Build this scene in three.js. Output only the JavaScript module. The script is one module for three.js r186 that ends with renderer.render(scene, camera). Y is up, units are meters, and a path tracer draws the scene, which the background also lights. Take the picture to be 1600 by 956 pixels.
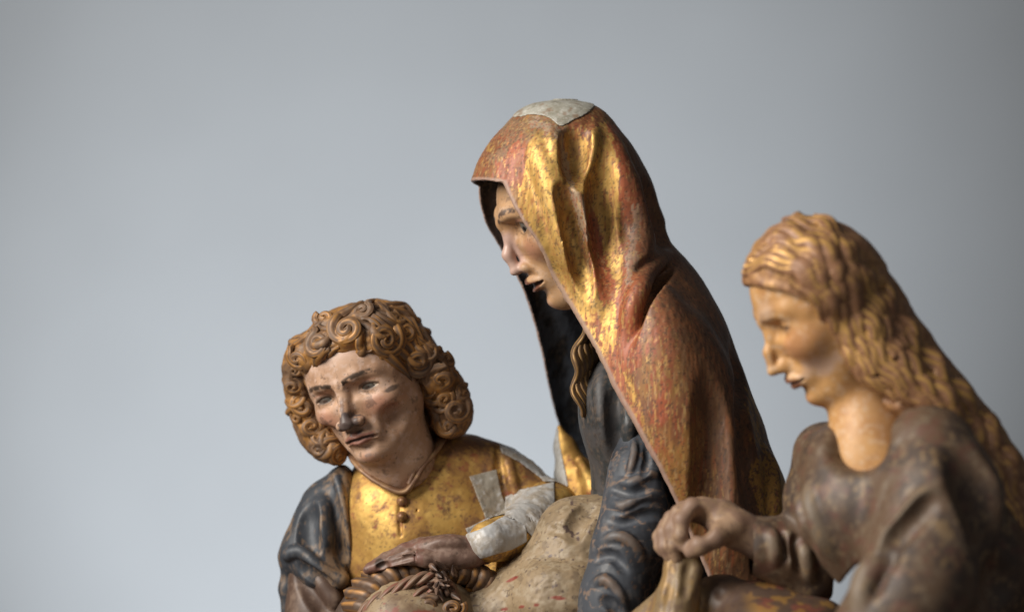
import * as THREE from 'three';
import { mergeGeometries } from 'three/addons/utils/BufferGeometryUtils.js';
import { RectAreaLightUniformsLib } from 'three/addons/lights/RectAreaLightUniformsLib.js';

// ---------------------------------------------------------------- camera, light, exposure
// the carving is laid out in sculptor's units of half a millimetre; the picture plane at z = 0 is 1600 x 956 of them
const S = 0.0005, D = 3760;
const scene = new THREE.Scene();
const renderer = new THREE.WebGLRenderer({ antialias: true });
renderer.toneMapping = THREE.LinearToneMapping;
renderer.toneMappingExposure = 1.0;
renderer.shadowMap.enabled = true;
renderer.setSize(1024, 611);
const camera = new THREE.PerspectiveCamera(2 * Math.atan(478 / D) * 180 / Math.PI, 1600 / 956, 0.05, 30);
camera.position.set(0, 0, D * S);
camera.lookAt(0, 0, 0);
camera.focus = (D - 110) * S;
camera.userData.fStop = camera.getFocalLength() / 1000 / 0.034;
scene.add(camera);
scene.background = new THREE.Color(0.055, 0.058, 0.063);

RectAreaLightUniformsLib.init();
function areaLight(name, at, to, w, h, color, power) {
  const l = new THREE.RectAreaLight(color, power, w, h);
  l.name = name; l.position.set(...at); l.lookAt(...to); scene.add(l);
  return l;
}
areaLight('window_light', [-1.5, 0.95, 1.05], [0, 0, 0], 1.0, 1.2, new THREE.Color(1.0, 0.95, 0.88), 20);
areaLight('added_front_fill', [0.5, 0.9, 2.6], [0.1, 0, 0], 1.0, 0.8, new THREE.Color(1.0, 0.95, 0.9), 1.6);  // weak fill added from the front, no real lamp there
{
  const l = new THREE.SpotLight(new THREE.Color(0.94, 0.975, 1.0), 42, 0, 0.44, 1, 2);
  l.name = 'added_wall_spot'; l.position.set(-0.35, -1.6, 0.1); l.target.position.set(-0.16, -0.10, -2.0); l.castShadow = true; scene.add(l, l.target);  // unseen spot added below the group to pool light on the wall
}

// ---------------------------------------------------------------- noise and colour helpers
const QUALITY = 1;
function hash(x, y, z) {
  let h = Math.imul(x, 374761393) + Math.imul(y, 668265263) + Math.imul(z, 2147483647 - 1274126177);
  h = Math.imul(h ^ (h >>> 13), 1274126177); h ^= h >>> 16;
  return (h >>> 0) / 4294967296;
}
function noise(x, y, z) {
  const xi = Math.floor(x), yi = Math.floor(y), zi = Math.floor(z);
  let u = x - xi, v = y - yi, w = z - zi;
  u = u * u * (3 - 2 * u); v = v * v * (3 - 2 * v); w = w * w * (3 - 2 * w);
  const a = hash(xi, yi, zi), b = hash(xi + 1, yi, zi), c = hash(xi, yi + 1, zi), d = hash(xi + 1, yi + 1, zi);
  const e = hash(xi, yi, zi + 1), f = hash(xi + 1, yi, zi + 1), g = hash(xi, yi + 1, zi + 1), h = hash(xi + 1, yi + 1, zi + 1);
  const p = a + (b - a) * u, q = c + (d - c) * u, r = e + (f - e) * u, s = g + (h - g) * u;
  const m = p + (q - p) * v, n = r + (s - r) * v;
  return m + (n - m) * w;
}
function fbm(x, y, z, o = 4) {
  let s = 0, a = 0.5, t = 0;
  for (let i = 0; i < o; i++) { s += a * noise(x, y, z); t += a; a *= 0.55; x = x * 2.03 + 17.1; y = y * 2.03 + 5.7; z = z * 2.03 + 31.3; }
  return s / t;
}
const seg = (px, py, x0, y0, x1, y1, w) => {    // soft stroke between two places, 1 on it and 0 past w
  const ex = x1 - x0, ey = y1 - y0, h = Math.min(1, Math.max(0, ((px - x0) * ex + (py - y0) * ey) / (ex * ex + ey * ey || 1)));
  return ss(w, w * 0.45, Math.hypot(px - x0 - ex * h, py - y0 - ey * h));
};
const ss = (a, b, x) => { const t = Math.min(1, Math.max(0, (x - a) / (b - a))); return t * t * (3 - 2 * t); };
const clamp = (x, a, b) => Math.min(b, Math.max(a, x));
const lerp = (a, b, t) => a + (b - a) * t;
function mix(o, c, t) { for (let i = 0; i < 5; i++) o[i] += (c[i] - o[i]) * t; return o; }
let seed = 7;
const rnd = () => { seed = (Math.imul(seed, 1664525) + 1013904223) >>> 0; return seed / 4294967296; };

// ---------------------------------------------------------------- vectors
const add = (a, b) => [a[0] + b[0], a[1] + b[1], a[2] + b[2]];
const sub = (a, b) => [a[0] - b[0], a[1] - b[1], a[2] - b[2]];
const mul = (a, s) => [a[0] * s, a[1] * s, a[2] * s];
const dot = (a, b) => a[0] * b[0] + a[1] * b[1] + a[2] * b[2];
const cross = (a, b) => [a[1] * b[2] - a[2] * b[1], a[2] * b[0] - a[0] * b[2], a[0] * b[1] - a[1] * b[0]];
const len = (a) => Math.hypot(a[0], a[1], a[2]);
const norm = (a) => mul(a, 1 / (len(a) || 1));
const P = (px, py, z = 0) => [(px - 800) * (D - z) / D, (478 - py) * (D - z) / D, z];   // a measured place at depth z
function frame(O, F, U, H, W = 1) {               // W: how broad a head is against its height
  F = norm(F); const R = norm(cross(U, F)); U = cross(F, R);
  return { O, R, U, F, H, W };
}
const toWorld = (f, a) => [0, 1, 2].map((i) => f.O[i] + f.H * (a[0] * f.W * f.R[i] + a[1] * f.U[i] + a[2] * f.F[i]));
function toLocal(f, x, y, z) {
  const p = [x - f.O[0], y - f.O[1], z - f.O[2]];
  return [dot(p, f.R) / f.H / f.W, dot(p, f.U) / f.H, dot(p, f.F) / f.H];
}
function curve(pts, n) {                       // Catmull-Rom through points of any width
  const out = [], m = pts.length - 1;
  for (let i = 0; i <= n; i++) {
    const t = i / n * m, k = Math.min(m - 1, Math.floor(t)), u = t - k;
    const a = pts[Math.max(0, k - 1)], b = pts[k], c = pts[k + 1], d = pts[Math.min(m, k + 2)];
    out.push(b.map((_, j) => 0.5 * (2 * b[j] + (c[j] - a[j]) * u + (2 * a[j] - 5 * b[j] + 4 * c[j] - d[j]) * u * u + (3 * b[j] - a[j] - 3 * c[j] + d[j]) * u * u * u)));
  }
  return out;
}
function table(rows) {                          // rows sorted by their first number -> smooth lookup of the rest
  const n = rows.length, w = rows[0].length - 1, slope = rows.map(() => new Float64Array(w));
  for (let j = 0; j < w; j++) {
    const dl = []; for (let i = 0; i < n - 1; i++) dl.push((rows[i + 1][j + 1] - rows[i][j + 1]) / (rows[i + 1][0] - rows[i][0]));
    for (let i = 0; i < n; i++) slope[i][j] = i === 0 ? dl[0] : i === n - 1 ? dl[n - 2] : dl[i - 1] * dl[i] <= 0 ? 0 : 2 * dl[i - 1] * dl[i] / (dl[i - 1] + dl[i]);
  }
  const out = new Float64Array(w);
  return (t) => {
    if (t <= rows[0][0]) { for (let j = 0; j < w; j++) out[j] = rows[0][j + 1]; return out; }
    if (t >= rows[n - 1][0]) { for (let j = 0; j < w; j++) out[j] = rows[n - 1][j + 1]; return out; }
    let i = 0; while (rows[i + 1][0] < t) i++;
    const h = rows[i + 1][0] - rows[i][0], u = (t - rows[i][0]) / h, u2 = u * u, u3 = u2 * u;
    for (let j = 0; j < w; j++) out[j] = rows[i][j + 1] * (2 * u3 - 3 * u2 + 1) + slope[i][j] * h * (u3 - 2 * u2 + u) + rows[i + 1][j + 1] * (3 * u2 - 2 * u3) + slope[i + 1][j] * h * (u3 - u2);
    return out;
  };
}

// ---------------------------------------------------------------- sculpting: a list of shapes joined, cut and displaced, then skinned
const ADD = 0, CUT = 1, KEEP = 2, BEND = 3;
class Sculpt {
  constructor(from) { this.ops = from ? from.ops.slice() : []; this.fr = null; }
  at(fr) { this.fr = fr; return this; }
  w(a) { return this.fr ? toWorld(this.fr, a) : a; }
  get h() { return this.fr ? this.fr.H : 1; }
  op(t, k, b, f) { this.ops.push({ t, k, b, f }); return this; }
  ell(c, r, k = 0, t = ADD, axes) {
    const C = this.w(c), H = this.h, fr = this.fr, [a, b, d] = r.map((v, i) => v * H * (fr && i === 0 ? fr.W : 1)); k *= H;
    let A = axes || (fr && [fr.R, fr.U, fr.F]);
    if (axes && fr) A = axes.map((v) => [0, 1, 2].map((i) => v[0] * fr.R[i] + v[1] * fr.U[i] + v[2] * fr.F[i]));
    const m = Math.max(a, b, d) + k + 4, [cx, cy, cz] = C;
    if (!A) A = [[1, 0, 0], [0, 1, 0], [0, 0, 1]];
    const [[r0, r1, r2], [u0, u1, u2], [f0, f1, f2]] = A;
    return this.op(t, k, [cx - m, cy - m, cz - m, cx + m, cy + m, cz + m], (x, y, z) => {
      x -= cx; y -= cy; z -= cz;
      const p = (x * r0 + y * r1 + z * r2) / a, q = (x * u0 + y * u1 + z * u2) / b, s = (x * f0 + y * f1 + z * f2) / d;
      const k0 = Math.sqrt(p * p + q * q + s * s), k1 = Math.sqrt(p * p / (a * a) + q * q / (b * b) + s * s / (d * d));
      return k1 < 1e-9 ? -Math.min(a, b, d) : k0 * (k0 - 1) / k1;
    });
  }
  cap(a, b, ra, rb, k = 0, t = ADD) {
    const A = this.w(a), B = this.w(b), H = this.h; ra *= H; rb *= H; k *= H;
    const m = Math.max(ra, rb) + k + 4, [ax, ay, az] = A, ex = B[0] - ax, ey = B[1] - ay, ez = B[2] - az, ee = ex * ex + ey * ey + ez * ez || 1e-9;
    return this.op(t, k, [0, 1, 2].map((i) => Math.min(A[i], B[i]) - m).concat([0, 1, 2].map((i) => Math.max(A[i], B[i]) + m)), (x, y, z) => {
      x -= ax; y -= ay; z -= az;
      let h = (x * ex + y * ey + z * ez) / ee; h = h < 0 ? 0 : h > 1 ? 1 : h;
      x -= h * ex; y -= h * ey; z -= h * ez;
      return Math.sqrt(x * x + y * y + z * z) - (ra + (rb - ra) * h);
    });
  }
  chain(pts, k = 0, t = ADD, n = 0) {           // points are [x, y, z, radius]
    if (n) pts = curve(pts, n);
    for (let i = 0; i < pts.length - 1; i++) this.cap(pts[i], pts[i + 1], pts[i][3], pts[i + 1][3], k, t);
    return this;
  }
  eval(x, y, z, L = this.ops) {
    let d = 1e5;
    for (let i = 0; i < L.length; i++) {
      const o = L[i], k = o.k; let e = o.f(x, y, z);
      if (o.t === ADD) { const h = k - Math.abs(d - e); d = Math.min(d, e); if (h > 0) d -= h * h / (4 * k); }
      else if (o.t === BEND) d += e;
      else { if (o.t === CUT) e = -e; const h = k - Math.abs(d - e); d = Math.max(d, e); if (h > 0) d += h * h / (4 * k); }
    }
    return d;
  }
  near(x, y, z) { return this.eval(x, y, z, this.ops.filter(({ b }) => x > b[0] && x < b[3] && y > b[1] && y < b[4] && z > b[2] && z < b[5])); }
  normal(p) {
    const e = 0.8, [x, y, z] = p;
    return norm([this.near(x + e, y, z) - this.near(x - e, y, z), this.near(x, y + e, z) - this.near(x, y - e, z), this.near(x, y, z + e) - this.near(x, y, z - e)]);
  }
  surf(px, py, lift = 0, z0 = 900) {            // the carved surface met by looking at that place from the front
    let z = z0;
    for (let i = 0; i < 260 && z > -900; i++) {
      const p = P(px, py, z), d = this.near(...p);
      if (d < -0.6) { z += Math.max(0.4, -d * 0.6); continue; }
      if (d < 0.4) { this.hit = true; if (!lift) return p; return add(p, mul(this.normal(p), lift)); }
      z -= Math.max(0.4, Math.min(30, d * 0.6));
    }
    this.hit = false; return P(px, py, -60);
  }
  mesh(b, cell, paint) {
    cell *= QUALITY;
    const B = 8, nb = [0, 1, 2].map((i) => Math.ceil((b[i + 3] - b[i]) / (cell * B)) + 1), [nx, ny, nz] = nb.map((v) => v * B + 1);
    const val = new Float32Array(nx * ny * nz).fill(1e4), vid = new Int32Array(nx * ny * nz).fill(-1), sx = 1, sy = nx, sz = nx * ny;
    const act = [], half = cell * B / 2, diag = half * Math.sqrt(3);
    for (let k = 0; k < nb[2]; k++) for (let j = 0; j < nb[1]; j++) for (let i = 0; i < nb[0]; i++) {
      const x0 = b[0] + i * B * cell, y0 = b[1] + j * B * cell, z0 = b[2] + k * B * cell, x1 = x0 + B * cell, y1 = y0 + B * cell, z1 = z0 + B * cell;
      const L = this.ops.filter((o) => o.b[0] <= x1 && o.b[3] >= x0 && o.b[1] <= y1 && o.b[4] >= y0 && o.b[2] <= z1 && o.b[5] >= z0);
      if (!L.length) continue;
      const d = this.eval(x0 + half, y0 + half, z0 + half, L), skip = Math.abs(d) > diag * 1.55 + 3;
      const base = i * B + j * B * sy + k * B * sz;
      if (skip) { for (let c = 0; c <= B; c++) for (let q = 0; q <= B; q++) for (let a = 0; a <= B; a++) { const id = base + a + q * sy + c * sz; if (val[id] === 1e4) val[id] = d; } continue; }
      act.push(base);
      for (let c = 0; c <= B; c++) for (let q = 0; q <= B; q++) for (let a = 0; a <= B; a++) val[base + a + q * sy + c * sz] = this.eval(x0 + a * cell, y0 + q * cell, z0 + c * cell, L);
    }
    const pos = [], off = [0, 1, sy, sy + 1, sz, sz + 1, sz + sy, sz + sy + 1], at = [];
    const E = [[0, 1], [2, 3], [4, 5], [6, 7], [0, 2], [1, 3], [4, 6], [5, 7], [0, 4], [1, 5], [2, 6], [3, 7]];
    const g = new Float64Array(8);
    for (const base of act) for (let c = 0; c < B; c++) for (let q = 0; q < B; q++) for (let a = 0; a < B; a++) {
      const id = base + a + q * sy + c * sz; let m = 0;
      for (let e = 0; e < 8; e++) { g[e] = val[id + off[e]]; if (g[e] < 0) m |= 1 << e; }
      if (m === 0 || m === 255) continue;
      let X = 0, Y = 0, Z = 0, n = 0;
      for (const [u, v] of E) if ((m >> u & 1) !== (m >> v & 1)) {
        const t = clamp(g[u] / (g[u] - g[v]), 0, 1);
        X += lerp(u & 1, v & 1, t); Y += lerp(u >> 1 & 1, v >> 1 & 1, t); Z += lerp(u >> 2 & 1, v >> 2 & 1, t); n++;
      }
      const gx = id % nx, gy = Math.floor(id / sy) % ny, gz = Math.floor(id / sz);
      vid[id] = pos.length / 3; at.push(id);
      pos.push(b[0] + (gx + X / n) * cell, b[1] + (gy + Y / n) * cell, b[2] + (gz + Z / n) * cell);
    }
    const idx = [];
    for (const id of at) for (let ax = 0; ax < 3; ax++) {
      const s = ax === 0 ? sx : ax === 1 ? sy : sz, u = ax === 0 ? sy : ax === 1 ? sz : sx, v = ax === 0 ? sz : ax === 1 ? sx : sy;
      const a = val[id] < 0, c = val[id + s] < 0; if (a === c) continue;
      const i0 = vid[id], i1 = vid[id - u], i2 = vid[id - u - v], i3 = vid[id - v];
      if (i1 < 0 || i2 < 0 || i3 < 0 || i1 === undefined || i2 === undefined || i3 === undefined) continue;
      if (a) idx.push(i0, i1, i2, i0, i2, i3); else idx.push(i0, i2, i1, i0, i3, i2);
    }
    const geo = new THREE.BufferGeometry();
    geo.setAttribute('position', new THREE.BufferAttribute(new Float32Array(pos), 3));
    geo.setIndex(new THREE.BufferAttribute(new Uint32Array(idx), 1));
    geo.computeVertexNormals();
    paintGeo(geo, paint);
    return geo;
  }
}
// a carved fold along a surface: h > 0 a ridge of that height, h < 0 a valley; both die away at their ends unless told not to
function fold(s, base, pts, r, h, k, ends = [1, 1]) {
  const n = Math.max(8, pts.length * 6), c = curve(pts.map((p) => [p[0], p[1], p[2] ?? 1]), n), H = Math.abs(h), sg = Math.sign(h);
  const out = c.map(([px, py, m], i) => {
    const t = i / n, e = Math.min(ends[0] ? ss(0, 0.35, t) : 1, ends[1] ? ss(1, 0.65, t) : 1), q = lerp(-k, H * m, e), R = r * m;
    const p = base.surf(px, py, sg * (q - R)); return base.hit ? [...p, R] : null;
  }).filter((p) => p);
  if (out.length < 3) return s;
  if (h > 0) return s.chain(out, k, ADD);
  s.chain(out, k, CUT);                         // a gouge is open to the outside
  for (const l of [1, 2]) s.chain(out.map((p, i) => { const N = base.normal(p), R = p[3]; return [p[0] + N[0] * R * l, p[1] + N[1] * R * l, p[2] + N[2] * R * l, R * (1 + 0.3 * l)]; }), k, CUT);
  return s;
}
function paintGeo(geo, paint) {                 // colour per vertex; uv looks up (metalness, roughness)
  const p = geo.attributes.position, n = geo.attributes.normal, c = new Float32Array(p.count * 3), uv = new Float32Array(p.count * 2), o = [0, 0, 0, 0, 0];
  for (let i = 0; i < p.count; i++) {
    o[0] = o[1] = o[2] = 0.3; o[3] = 0; o[4] = 0.6;
    paint(o, p.getX(i), p.getY(i), p.getZ(i), n.getX(i), n.getY(i), n.getZ(i), i);
    c[i * 3] = Math.max(0.004, o[0]); c[i * 3 + 1] = Math.max(0.004, o[1]); c[i * 3 + 2] = Math.max(0.004, o[2]);
    uv[i * 2] = clamp(o[3], 0.02, 0.98); uv[i * 2 + 1] = clamp(o[4], 0.05, 0.98);
  }
  geo.setAttribute('color', new THREE.BufferAttribute(c, 3));
  geo.setAttribute('uv', new THREE.BufferAttribute(uv, 2));
  p.array.forEach((v, i, a) => { a[i] = v * S; });
}
const lut = (() => {
  const N = 64, d = new Uint8Array(N * N * 4);
  for (let j = 0; j < N; j++) for (let i = 0; i < N; i++) { const k = (j * N + i) * 4; d[k] = 255; d[k + 1] = Math.round(255 * (j + 0.5) / N); d[k + 2] = Math.round(255 * (i + 0.5) / N); d[k + 3] = 255; }
  const t = new THREE.DataTexture(d, N, N); t.magFilter = t.minFilter = THREE.LinearFilter; t.wrapS = t.wrapT = THREE.ClampToEdgeWrapping; t.needsUpdate = true;
  return t;
})();
const carved = new THREE.MeshStandardMaterial({ name: 'painted_and_gilded_wood', color: 0xffffff, vertexColors: true, metalness: 1, roughness: 1, metalnessMap: lut, roughnessMap: lut });

// a carved strand: a grooved band swept along points, lying on a surface with the given normals
function sweep(pts, nrm, wid, hgt, paint, lobes = 3, seg = 14, amp = 0.16) {
  const n = pts.length, pos = [], idx = [], info = [];
  for (let i = 0; i < n; i++) {
    const T = norm(sub(pts[Math.min(n - 1, i + 1)], pts[Math.max(0, i - 1)])), N0 = nrm[i], Bn = norm(cross(N0, T)), N = cross(T, Bn);
    for (let j = 0; j < seg; j++) {
      const f = j / seg * Math.PI * 2, r = 1 + amp * Math.cos(lobes * 2 * (f - Math.PI / 2));
      const a = Math.cos(f) * r * wid[i], c = Math.sin(f) * r * hgt[i];
      pos.push(...[0, 1, 2].map((q) => pts[i][q] + Bn[q] * a + N[q] * c)); info.push(i / (n - 1), f, r);
    }
  }
  for (let i = 0; i < n - 1; i++) for (let j = 0; j < seg; j++) {
    const a = i * seg + j, b = i * seg + (j + 1) % seg, c = a + seg, d = b + seg;
    idx.push(a, b, c, b, d, c);
  }
  for (const e of [0, n - 1]) {
    const c = pos.length / 3; pos.push(...pts[e]); info.push(e ? 1 : 0, Math.PI / 2, 1);
    for (let j = 0; j < seg; j++) { const a = e * seg + j, b = e * seg + (j + 1) % seg; e ? idx.push(a, b, c) : idx.push(b, a, c); }
  }
  const geo = new THREE.BufferGeometry();
  geo.setAttribute('position', new THREE.BufferAttribute(new Float32Array(pos), 3));
  geo.setIndex(idx); geo.computeVertexNormals();
  paintGeo(geo, (o, x, y, z, nx, ny, nz, i) => paint(o, x, y, z, info[i * 3], info[i * 3 + 1], info[i * 3 + 2]));
  return geo;
}

// ---------------------------------------------------------------- naming and grouping
const taken = {};
const numbered = (n) => { taken[n] = (taken[n] || 0) + 1; return taken[n] === 1 ? n : `${n}_${String(taken[n] - 1).padStart(3, '0')}`; };
function thing(name, label, category, base) {
  const g = new THREE.Group(); g.name = numbered(name); g.position.set(...mul(base, S)); g.userData = { label, category }; scene.add(g);
  return g;
}
function part(name, geo, parent, label, material = carved) {
  const m = new THREE.Mesh(geo, material); m.name = numbered(name); m.castShadow = m.receiveShadow = true;
  if (parent.isMesh) m.position.set(0, 0, 0); else m.position.copy(parent.position).negate();
  if (label) m.userData.label = label;
  parent.add(m);
  return m;
}

// ---------------------------------------------------------------- paints (linear base colours: r, g, b, metalness, roughness)
const GOLD = [0.74, 0.47, 0.14, 0.68, 0.58], OLDGOLD = [0.46, 0.25, 0.065, 0.55, 0.56], BOLE = [0.30, 0.062, 0.035, 0.06, 0.5], BROWN = [0.135, 0.066, 0.034, 0.06, 0.52];
const GESSO = [0.52, 0.44, 0.35, 0, 0.7], WOOD = [0.20, 0.115, 0.06, 0, 0.6], DARK = [0.035, 0.022, 0.016, 0, 0.6], BLUE = [0.030, 0.037, 0.048, 0.03, 0.45], UMBER = [0.075, 0.047, 0.033, 0.02, 0.5];

const crackle = (x, y, z, s, w) => ss(w, w * 0.35, Math.abs(fbm(x * s, y * s, z * s, 3) - 0.5));

// ---------------------------------------------------------------- a carved head, in head heights: chin at y = -0.5, crown at 0.5, facing +z
function sculptHead(s, f, o = {}) {
  o = { open: 0.026, lower: 0.014, gape: 0.008, noseZ: 0.505, noseY: -0.165, chin: 0.1, ala: 1, nostril: 1, jaw: 0.215, lid: 0.0945, smile: 0, wide: 1, eyeW: 0.071, fine: 1, cheek: 0.1, skull: [[0, 0.12, -0.04], [0.335, 0.38, 0.43]], ...o };
  s.at(f);
  s.ell(...o.skull);
  s.ell([0, -0.10, 0.055], [0.272, 0.39, 0.305], 0.10);
  for (const m of [-1, 1]) s.cap([m * o.jaw, -0.22, 0.02], [m * 0.07, -0.425, 0.2], 0.075, 0.07, 0.10);
  s.ell([0, -0.42, 0.265], [0.092, 0.08, o.chin], 0.10);
  for (const m of [-1, 1]) s.ell([m * 0.175, -0.115, 0.225], [0.085, 0.075, 0.085], o.cheek);
  for (const m of [-1, 1]) s.chain([[0, 0.055, 0.352, 0.035], [m * 0.10, 0.085, 0.325, 0.040], [m * 0.19, 0.075, 0.255, 0.04], [m * 0.24, 0.03, 0.18, 0.035]], 0.05);
  for (const m of [-1, 1]) s.ell([m * 0.145, -0.008, 0.375], [0.088, 0.056, 0.085], 0.045, CUT);
  for (const m of [-1, 1]) s.ell([m * 0.058, 0.005, 0.39], [0.03, 0.05, 0.05], 0.04, CUT);
  // nose
  s.chain([[0, 0.055, 0.345, 0.032], [0, -0.02, 0.372, 0.030 * o.fine], [0, -0.10, 0.425, 0.033 * o.fine], [0, o.noseY, o.noseZ - 0.038, 0.037 * o.fine]], 0.035);
  s.chain([[0, 0.03, 0.335, 0.03], [0, o.noseY + 0.01, o.noseZ - 0.115, 0.045 * o.fine]], 0.03);
  s.ell([0, o.noseY - 0.015, o.noseZ - 0.045], [0.042 * o.fine, 0.033 * o.fine, 0.045], 0.025 * o.fine);
  for (const m of [-1, 1]) s.ell([m * (0.048 * o.ala - 0.012 * (o.fine < 1)), o.noseY - 0.02, o.noseZ - 0.105], [0.03 * o.ala, 0.034, 0.052], 0.03);
  for (const m of [-1, 1]) s.chain([[m * 0.075, -0.17, 0.37, 0.012], [m * 0.105, -0.235, 0.345, 0.010], [m * 0.12, -0.30, 0.31, 0.008]], 0.025, CUT);
  if (o.nostril) for (const m of [-1, 1]) s.ell([m * 0.028, o.noseY - 0.05, o.noseZ - 0.08], [0.017, 0.014, 0.028], 0.012, CUT);
  // mouth
  s.ell([0, -0.295, 0.30], [0.115, 0.085, 0.085], 0.06);
  s.chain([[-0.088 * o.wide, -0.303 + o.smile, 0.342, 0.013], [-0.04, -0.283, 0.383, 0.020], [0, -0.288, 0.392, 0.018], [0.04, -0.283, 0.383, 0.020], [0.088 * o.wide, -0.303 + o.smile, 0.342, 0.013]], 0.02, ADD, 12);
  s.chain([[-0.07, -0.318, 0.345, 0.014], [0, -0.333, 0.376, 0.026], [0.07, -0.318, 0.345, 0.014]], 0.02, ADD, 8);
  s.chain([[-0.095 * o.wide, -0.305 + o.smile, 0.345, 0.008], [-0.045, -0.304, 0.392, o.gape], [0, -0.308, 0.404, o.gape * 1.3], [0.045, -0.304, 0.392, o.gape], [0.095 * o.wide, -0.305 + o.smile, 0.345, 0.008]], 0.012, CUT, 10);
  s.chain([[0, Math.min(-0.235, o.noseY - 0.062), 0.405, 0.006], [0, -0.268, 0.412, 0.008]], 0.015, CUT);
  s.chain([[-0.05, -0.375, 0.375, 0.02], [0.05, -0.375, 0.375, 0.02]], 0.05, CUT);
  // eyes: lids open in an almond over the ball
  for (const m of [-1, 1]) {
    const c = [m * 0.143, -0.012, 0.226], C = toWorld(f, c), r = 0.098 * f.H + 6;
    s.op(ADD, 0.018 * f.H, [C[0] - r, C[1] - r, C[2] - r, C[0] + r, C[1] + r, C[2] + r], (x, y, z) => {
      const p = toLocal(f, x, y, z), qx = (p[0] - c[0]) * m, qy = p[1] - c[1], qz = p[2] - c[2];
      const d = Math.sqrt(qx * qx + qy * qy + qz * qz), e = 1 - (qx / o.eyeW) ** 2;
      const almond = Math.max(qy - o.open * e, -qy - o.lower * e - 0.003 * qx / 0.07, 0.02 - qz);
      return Math.max(d - o.lid, -almond, -qz) * f.H * 0.8;
    });
    s.ell(c, [0.0855, 0.0855, 0.0855]);
  }
  s.at(null);
}
// skin: base colour, blush, painted brows, eyes and lips, bare wood where the paint has gone
function paintHead(f, o) {
  o = { open: 0.026, lower: 0.014, gaze: [0, 0], wide: 1, eyeW: 0.071, brow: 0.8, wear: 0.5, ...o };
  return (out, x, y, z) => {
    const p = toLocal(f, x, y, z), ax = Math.abs(p[0]), m = Math.sign(p[0]) || 1, n = fbm(x * 0.03, y * 0.03, z * 0.03), n2 = fbm(x * 0.14 + 9, y * 0.14, z * 0.14), n3 = noise(x * 0.5, y * 0.5, z * 0.5);
    mix(out, o.skin, 1);
    mix(out, o.shade, ss(0.42, 0.68, n) * 0.7);
    mix(out, o.pale, ss(0.50, 0.70, n2) * 0.45);
    if (p[2] > 0.02) {
      const bl = Math.hypot(ax - 0.175, (p[1] + 0.14) * 1.1);
      mix(out, o.blush, ss(0.12, 0.02, bl) * 0.6);
      mix(out, o.blush, ss(0.07, 0.02, Math.hypot(p[0], p[1] + 0.45)) * 0.35);
      // brow
      const by = 0.074 + (o.arch ?? 0.034) * (1 - ((ax - 0.14) / 0.1) ** 2), bw = (o.thick ?? 0.010) + 0.004 * n2;
      if (ax > 0.035 && ax < 0.25) mix(out, o.line, ss(bw * 1.6, bw * 0.5, Math.abs(p[1] - by)) * o.brow * ss(0.25, 0.2, ax) * ss(0.25, 0.5, n2));
      // upper lid crease and lash line
      const qx = (p[0] - m * 0.143) * m, qy = p[1] + 0.012, qz = p[2] - 0.226, d = Math.hypot(qx, qy, qz), e = 1 - (qx / o.eyeW) ** 2;
      if (d < 0.11 && qz > 0) {
        const inside = qy < o.open * e && -qy < o.lower * e;
        if (inside && d < 0.089) {
          mix(out, [0.36, 0.30, 0.23, 0, 0.4], 0.9);
          const g = Math.hypot(qx * m - o.gaze[0], qy - o.gaze[1]);
          mix(out, [0.10, 0.09, 0.075, 0, 0.35], ss(0.042, 0.034, g));
          mix(out, [0.012, 0.010, 0.009, 0, 0.2], Math.max(ss(0.017, 0.013, g), ss(0.006, 0.003, Math.abs(g - 0.040)) * 0.8));
        }
        mix(out, o.line, ss(o.lash ?? 0.011, 0.003, Math.abs(qy - o.open * Math.max(0, e) - 0.004)) * 0.85 * ss(-0.05, 0.1, e));
        mix(out, o.line, ss(0.007, 0.002, Math.abs(qy + o.lower * Math.max(0, e) + 0.003)) * 0.5 * ss(-0.05, 0.1, e));
        mix(out, o.blush, ss(0.02, 0.006, Math.abs(qy - 0.052 - 0.004 * e)) * 0.45);
      }
      // lips
      const lx = ax / (0.09 * o.wide), up = -0.272 + 0.010 * Math.cos(lx * 4) - 0.016 * lx * lx, lo = -0.352 + 0.04 * lx * lx;
      if (lx < 1.05) {
        mix(out, o.lips, ss(-0.005, 0.006, up + 0.008 - p[1]) * ss(-0.005, 0.006, p[1] - lo) * ss(1.05, 0.85, lx) * (p[2] > 0.3 ? 0.85 : 0));
        mix(out, DARK, ss(0.012, 0.004, Math.abs(p[1] + 0.306)) * ss(1.05, 0.9, lx) * 0.8);
      }
    }
    mix(out, o.line, crackle(x, y, z, 0.05, 0.010) * 0.35);
    // bare patches and flyspecks
    const wear = fbm(x * 0.055 + 40, y * 0.055 + 3, z * 0.055 + 8), fine = fbm(x * 0.25, y * 0.25 + 50, z * 0.25);
    mix(out, o.bare, ss(0.60, 0.66, wear * 0.75 + fine * 0.25) * o.wear);
    mix(out, DARK, ss(0.74, 0.80, fbm(x * 0.19 + 7, y * 0.19, z * 0.19 + 70, 3)) * o.wear);
    if (o.extra) o.extra(out, p, x, y, z);
    out[4] += (n3 - 0.5) * 0.08;
  };
}

import { RoundedBoxGeometry } from 'three/addons/geometries/RoundedBoxGeometry.js';
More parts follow.
